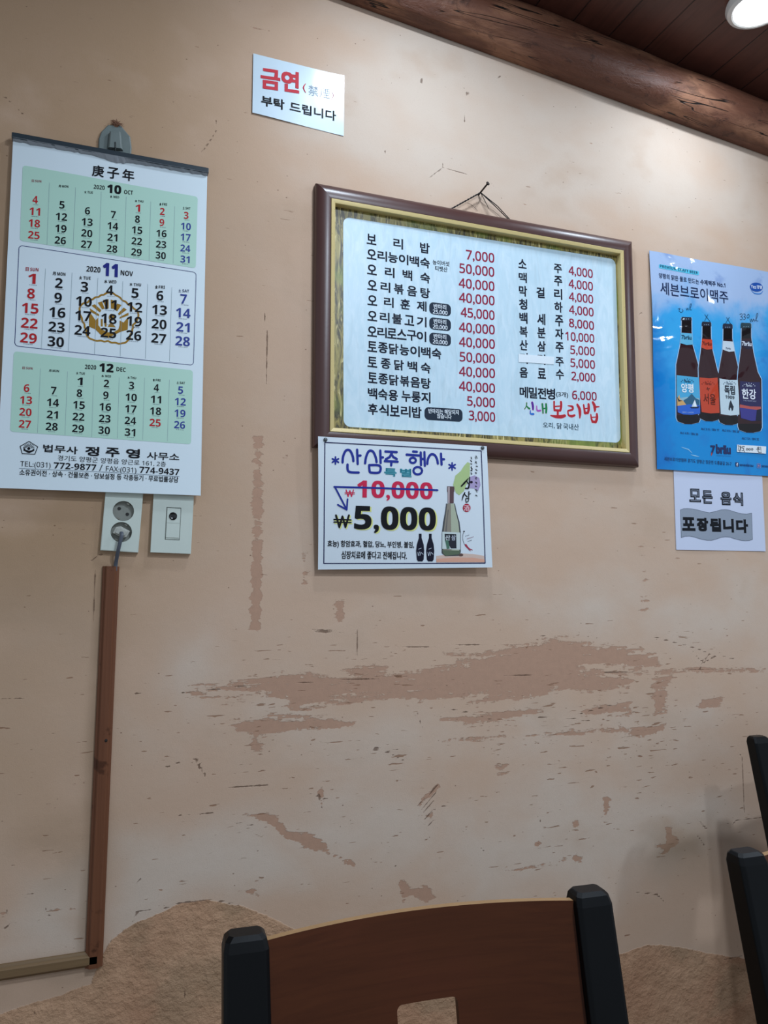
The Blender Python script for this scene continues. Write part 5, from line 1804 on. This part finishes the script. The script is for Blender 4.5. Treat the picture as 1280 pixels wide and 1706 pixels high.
b.lathe_y(k_[0], k_[1], [(.0080, -.0120), (.0080, -.0135), (.0068, -.0140), (.0050, -.0128), (.0022, -.0126), (.0018, -.0132), (.0003, -.0134)], 28)
b.link('sensor', plain('black_lens', '#121316', .2, coat=.5), switch, smooth='angle')

# ------------------------------------------------------------------ wooden cable covers
q = Nodes('brown_wood_strip')
gr = q.noise(q.coords((120, 120, 3.5)), 1, 5, .6, .6)
c = q.mix(gr, lin('#5f3a28'), lin('#7c5038'))
q.out(q.mix(q.step(q.noise(q.coords(), 22, 4), .62, .7), c, lin('#503020')), .45, q.bump(gr, .15), .22)
M_STRIP = q.m
q = Nodes('dusty_wood_strip')
gr = q.noise(q.coords((4, 120, 120)), 1, 5, .6, .6)
c = q.mix(gr, lin('#665036'), lin('#83694a'))
q.out(c, .55, q.bump(gr, .15), .4)
M_STRIPH = q.m
ct0, ct1 = W(*ZS(183, 834), .012), W(*ZS(342, 830), .008)
cb0, cb1 = W(*R8(478, 1062), .008), W(*R8(549, 1152), .008)
PROF = [(-.5, .0004), (-.5, .0042), (-.46, .0062), (-.36, .0074), (-.33, .0098), (-.25, .0122), (.22, .0122), (.29, .0098), (.33, .0074), (.44, .0062), (.5, .0042), (.5, .0004)]


def strip(p0, p1, wid0, wid1, name, mat, label):
    """moulded strip from p0 to p1 (X, Z) on the wall"""
    a, c = np.array(p0), np.array(p1)
    d = (c - a) / np.hypot(*(c - a))
    nrm = np.array([d[1], -d[0]])
    if nrm[0] + nrm[1] < 0:
        nrm = -nrm
    root = thing(name, label, 'cable cover', (a[0], 0, a[1]))
    b = MB()
    rings = []
    for t in np.linspace(0, 1, 12):
        p = a + (c - a) * t
        wd = wid0 + (wid1 - wid0) * t
        rings.append([(float(p[0] + nrm[0] * o * wd), -hgt2, float(p[1] + nrm[1] * o * wd)) for o, hgt2 in PROF])
    b.rings(rings)
    b.link('strip', mat, root, smooth='angle')
    return root


wv = (ct1[0] - ct0[0]) * 1.02
wvb = .0318
vstrip = strip(((ct0[0] + ct1[0]) / 2, ct0[1]), (cb1[0] - .0165, W(*R8(549, 1152), .008)[1]), wv, wvb, 'cable_cover', M_STRIP, 'upright brown wooden cable cover running down the wall below the socket')
X, Z = W(*RA(404, 763), .012)
b = MB()
b.lathe_y(X, Z, [(.0016, -.0118), (.0030, -.0122), (.0026, -.0130), (.0004, -.0133)], 14)
b.link('screw', plain('dark_screw', '#1d1512', .5), vstrip, smooth='angle')
h0, h1 = W(*R8(0, 1192), .008), W(*R8(517, 1112), .008)
ex = (h1[0] - h0[0])
hstrip = strip((h0[0] - 1.0, h0[1] - (h1[1] - h0[1]) / ex * 1.0), (h1[0], h1[1]), .028, .028, 'cable_cover', M_STRIPH, 'level brown wooden cable cover low on the wall meeting the upright one')

# ================================================================== DINING CHAIRS
M_POST = plain('black_lacquer', '#020305', .42, spec=.2, vary=.3, vscale=18, bump=.08, bscale=60)
q = Nodes('walnut_panel')
gr = q.noise(q.coords((3, 60, 160)), 1, 6, .62, .5)
n_ = q.noise(q.coords(), 5, 4)
c = q.mix(gr, lin('#391b0d'), lin('#532c17'))
c = q.mix(q.math('MULTIPLY', q.step(n_, .45, .75), .5), c, lin('#54271a'))
q.out(c, .42, q.bump(gr, .06), .16)
M_WAL = q.m
M_EDGE = plain('lit_panel_edge', '#96734c', .45)  # pale worn top edge, with the ceiling light it catches painted in
M_SEAT = plain('dark_seat_vinyl', '#2a1d19', .5, bump=.1)
HALF, TOPZ, RAKE = .199, .842, math.tan(R(13))


def back_y(z):
    """how far the back leans away (towards +y) at height z"""
    t = max(0, z - .45)
    return RAKE * t


def make_chair(label):
    """front of the chair faces -y; origin on the floor under the back of the seat"""
    root = thing('dining_chair', label, 'chair', (0, 0, 0), group='black and brown dining chairs along the wall')
    for s in (-1, 1):
        b = MB()
        rings = []
        # rear leg and back post in one piece, chamfered top
        for z, wx, wy in [(0, .034, .034), (.30, .040, .040), (.45, .047, .044), (.60, .047, .038), (.75, .047, .035), (TOPZ - .013, .046, .034), (TOPZ - .004, .042, .029), (TOPZ, .034, .021)]:
            x = s * (HALF - .006 * max(0, (TOPZ - z)) / TOPZ)
            y = back_y(z) + (.05 * (1 - z / .45) if z < .45 else 0)
            c_ = .0045
            X0, X1, Y0, Y1_ = x - wx / 2, x + wx / 2, y - wy / 2, y + wy / 2
            rings.append([(X0 + c_, Y0, z), (X1 - c_, Y0, z), (X1, Y0 + c_, z), (X1, Y1_ - c_, z), (X1 - c_, Y1_, z), (X0 + c_, Y1_, z), (X0, Y1_ - c_, z), (X0, Y0 + c_, z)])
        b.rings(rings)
        b.link('back_post', M_POST, root, world=False, bevel=.0012)
    # curved back panel with a square hand hole
    hw = HALF - .0225
    ztop, zbot = TOPZ - .009, .50
    HX0, HX1, HZ0, HZ1, hr = -.036, .034, .674, .746, .006
    us = sorted(set(list(np.linspace(-hw, hw, 29)) + [HX0, HX0 + hr, HX1 - hr, HX1]))
    us = [u for u in us if not any(abs(u - k) < .004 and u != k for k in (HX0, HX0 + hr, HX1 - hr, HX1))]
    zz = [zbot + (ztop - zbot) * k / 16 for k in range(17)]
    zz = sorted([z for z in zz if not any(abs(z - k) < .005 for k in (HZ0, HZ0 + hr, HZ1 - hr, HZ1))] + [HZ0, HZ0 + hr, HZ1 - hr, HZ1])
    crown = lambda u: .000 * (1 - (u / hw) ** 2)
    bowy = lambda u, z: back_y(z) + .026 * (1 - (u / hw) ** 2)
    P3 = lambda u, z, o: (u, bowy(u, z) + o, z + crown(u) * max(0, (z - .75)) / (ztop - .75))
    TH = .0042
    V, Fc, idx = [], [], {}

    def vid(u, z):
        k = (round(u, 6), round(z, 6))
        if k not in idx:
            idx[k] = len(V)
            V.append((u, z))
        return idx[k]

    for i in range(len(us) - 1):
        for j in range(len(zz) - 1):
            u0, u1, z0_, z1_ = us[i], us[i + 1], zz[j], zz[j + 1]
            um, zm_ = (u0 + u1) / 2, (z0_ + z1_) / 2
            if HX0 < um < HX1 and HZ0 < zm_ < HZ1:
                cu = HX0 if um < HX0 + hr else (HX1 if um > HX1 - hr else None)
                cz = HZ0 if zm_ < HZ0 + hr else (HZ1 if zm_ > HZ1 - hr else None)
                if cu is not None and cz is not None:
                    au, az = (u1 if cu == HX0 else u0), (z1_ if cz == HZ0 else z0_)
                    arc = [(au + (cu - au) * math.cos(t), az + (cz - az) * math.sin(t)) for t in np.linspace(0, math.pi / 2, 5)]
                    loop = [vid(cu, cz)] + [vid(*p) for p in arc]
                    A_ = sum(V[loop[k]][0] * V[loop[(k + 1) % len(loop)]][1] - V[loop[(k + 1) % len(loop)]][0] * V[loop[k]][1] for k in range(len(loop)))
                    Fc.append(tuple(loop) if A_ > 0 else tuple(loop[::-1]))
                continue
            Fc.append((vid(u0, z0_), vid(u1, z0_), vid(u1, z1_), vid(u0, z1_)))
    n0 = len(V)
    edges = {}
    for f in Fc:
        for a_, c_ in zip(f, f[1:] + f[:1]):
            edges[(a_, c_)] = True
    side = [(a_, c_) for (a_, c_) in edges if (c_, a_) not in edges]
    b = MB()
    b.add([P3(u, z, -TH) for u, z in V] + [P3(u, z, TH) for u, z in V],
          [tuple(f) for f in Fc] + [tuple(n0 + k for k in f[::-1]) for f in Fc])
    b.add([], [])
    for a_, c_ in side:
        top_ = abs(V[a_][1] - ztop) < 1e-5 and abs(V[c_][1] - ztop) < 1e-5
        b.f.append((a_, n0 + a_, n0 + c_, c_))
        b.mi.append(1 if top_ else 0)
    b.link('back_panel', [M_WAL, M_EDGE], root, world=False, smooth='angle')
    b = MB()
    b.box(-.215, .215, -.43, -.015, .432, .468)
    b.link('seat', M_SEAT, root, world=False, bevel=.014, segs=4)
    for (x0, x1, y0, y1) in ((-.19, .19, -.405, -.385), (-.19, .19, -.02, 0.0), (-.195, -.175, -.39, -.01), (.175, .195, -.39, -.01)):
        b = MB()
        b.box(x0, x1, y0, y1, .375, .433)
        b.link('apron', M_POST, root, world=False, bevel=.002)
    for s in (-1, 1):
        b = MB()
        b.hexa([(s * .19 - .015, -.41, 0), (s * .19 + .015, -.41, 0), (s * .19 + .015, -.38, 0), (s * .19 - .015, -.38, 0), (s * .185 - .02, -.42, .433), (s * .185 + .02, -.42, .433), (s * .185 + .02, -.38, .433), (s * .185 - .02, -.38, .433)])
        b.link('front_leg', M_POST, root, world=False, bevel=.003)
    return root


def Gz(px, py, z):
    v = ray(px, py)
    t = (z - CAM[2]) / v[2]
    return CAM + v * t


ch0 = make_chair('nearest dining chair showing its brown back panel with a square hand hole')
L_, R_ = Gz(411, 1551, TOPZ), Gz(977, 1480, TOPZ)
yw = math.atan2(R_[1] - L_[1], R_[0] - L_[0])
mid_ = (L_ + R_) / 2
by = back_y(TOPZ)


def place(ch, midx, midy, yaw):
    ch.location = (midx + by * math.sin(yaw), midy - by * math.cos(yaw), 0)
    ch.rotation_euler = (0, 0, yaw)


place(ch0, mid_[0], mid_[1], yw)
print('chair width', np.hypot(*(R_ - L_)[:2]), math.degrees(yw))
for (px_, py_, yaw, lab) in [(1241, 1416, R(-2), 'dining chair with one thick black post in view beside the nearest chair'), (1262, 1226, R(-3), 'farthest dining chair, only a black post tip showing below the takeaway notice')]:
    c_ = copy_tree(ch0)
    p_ = Gz(px_, py_, TOPZ)
    place(c_, p_[0] + HALF * math.cos(yaw), p_[1] + HALF * math.sin(yaw), yaw)
    c_['label'] = lab
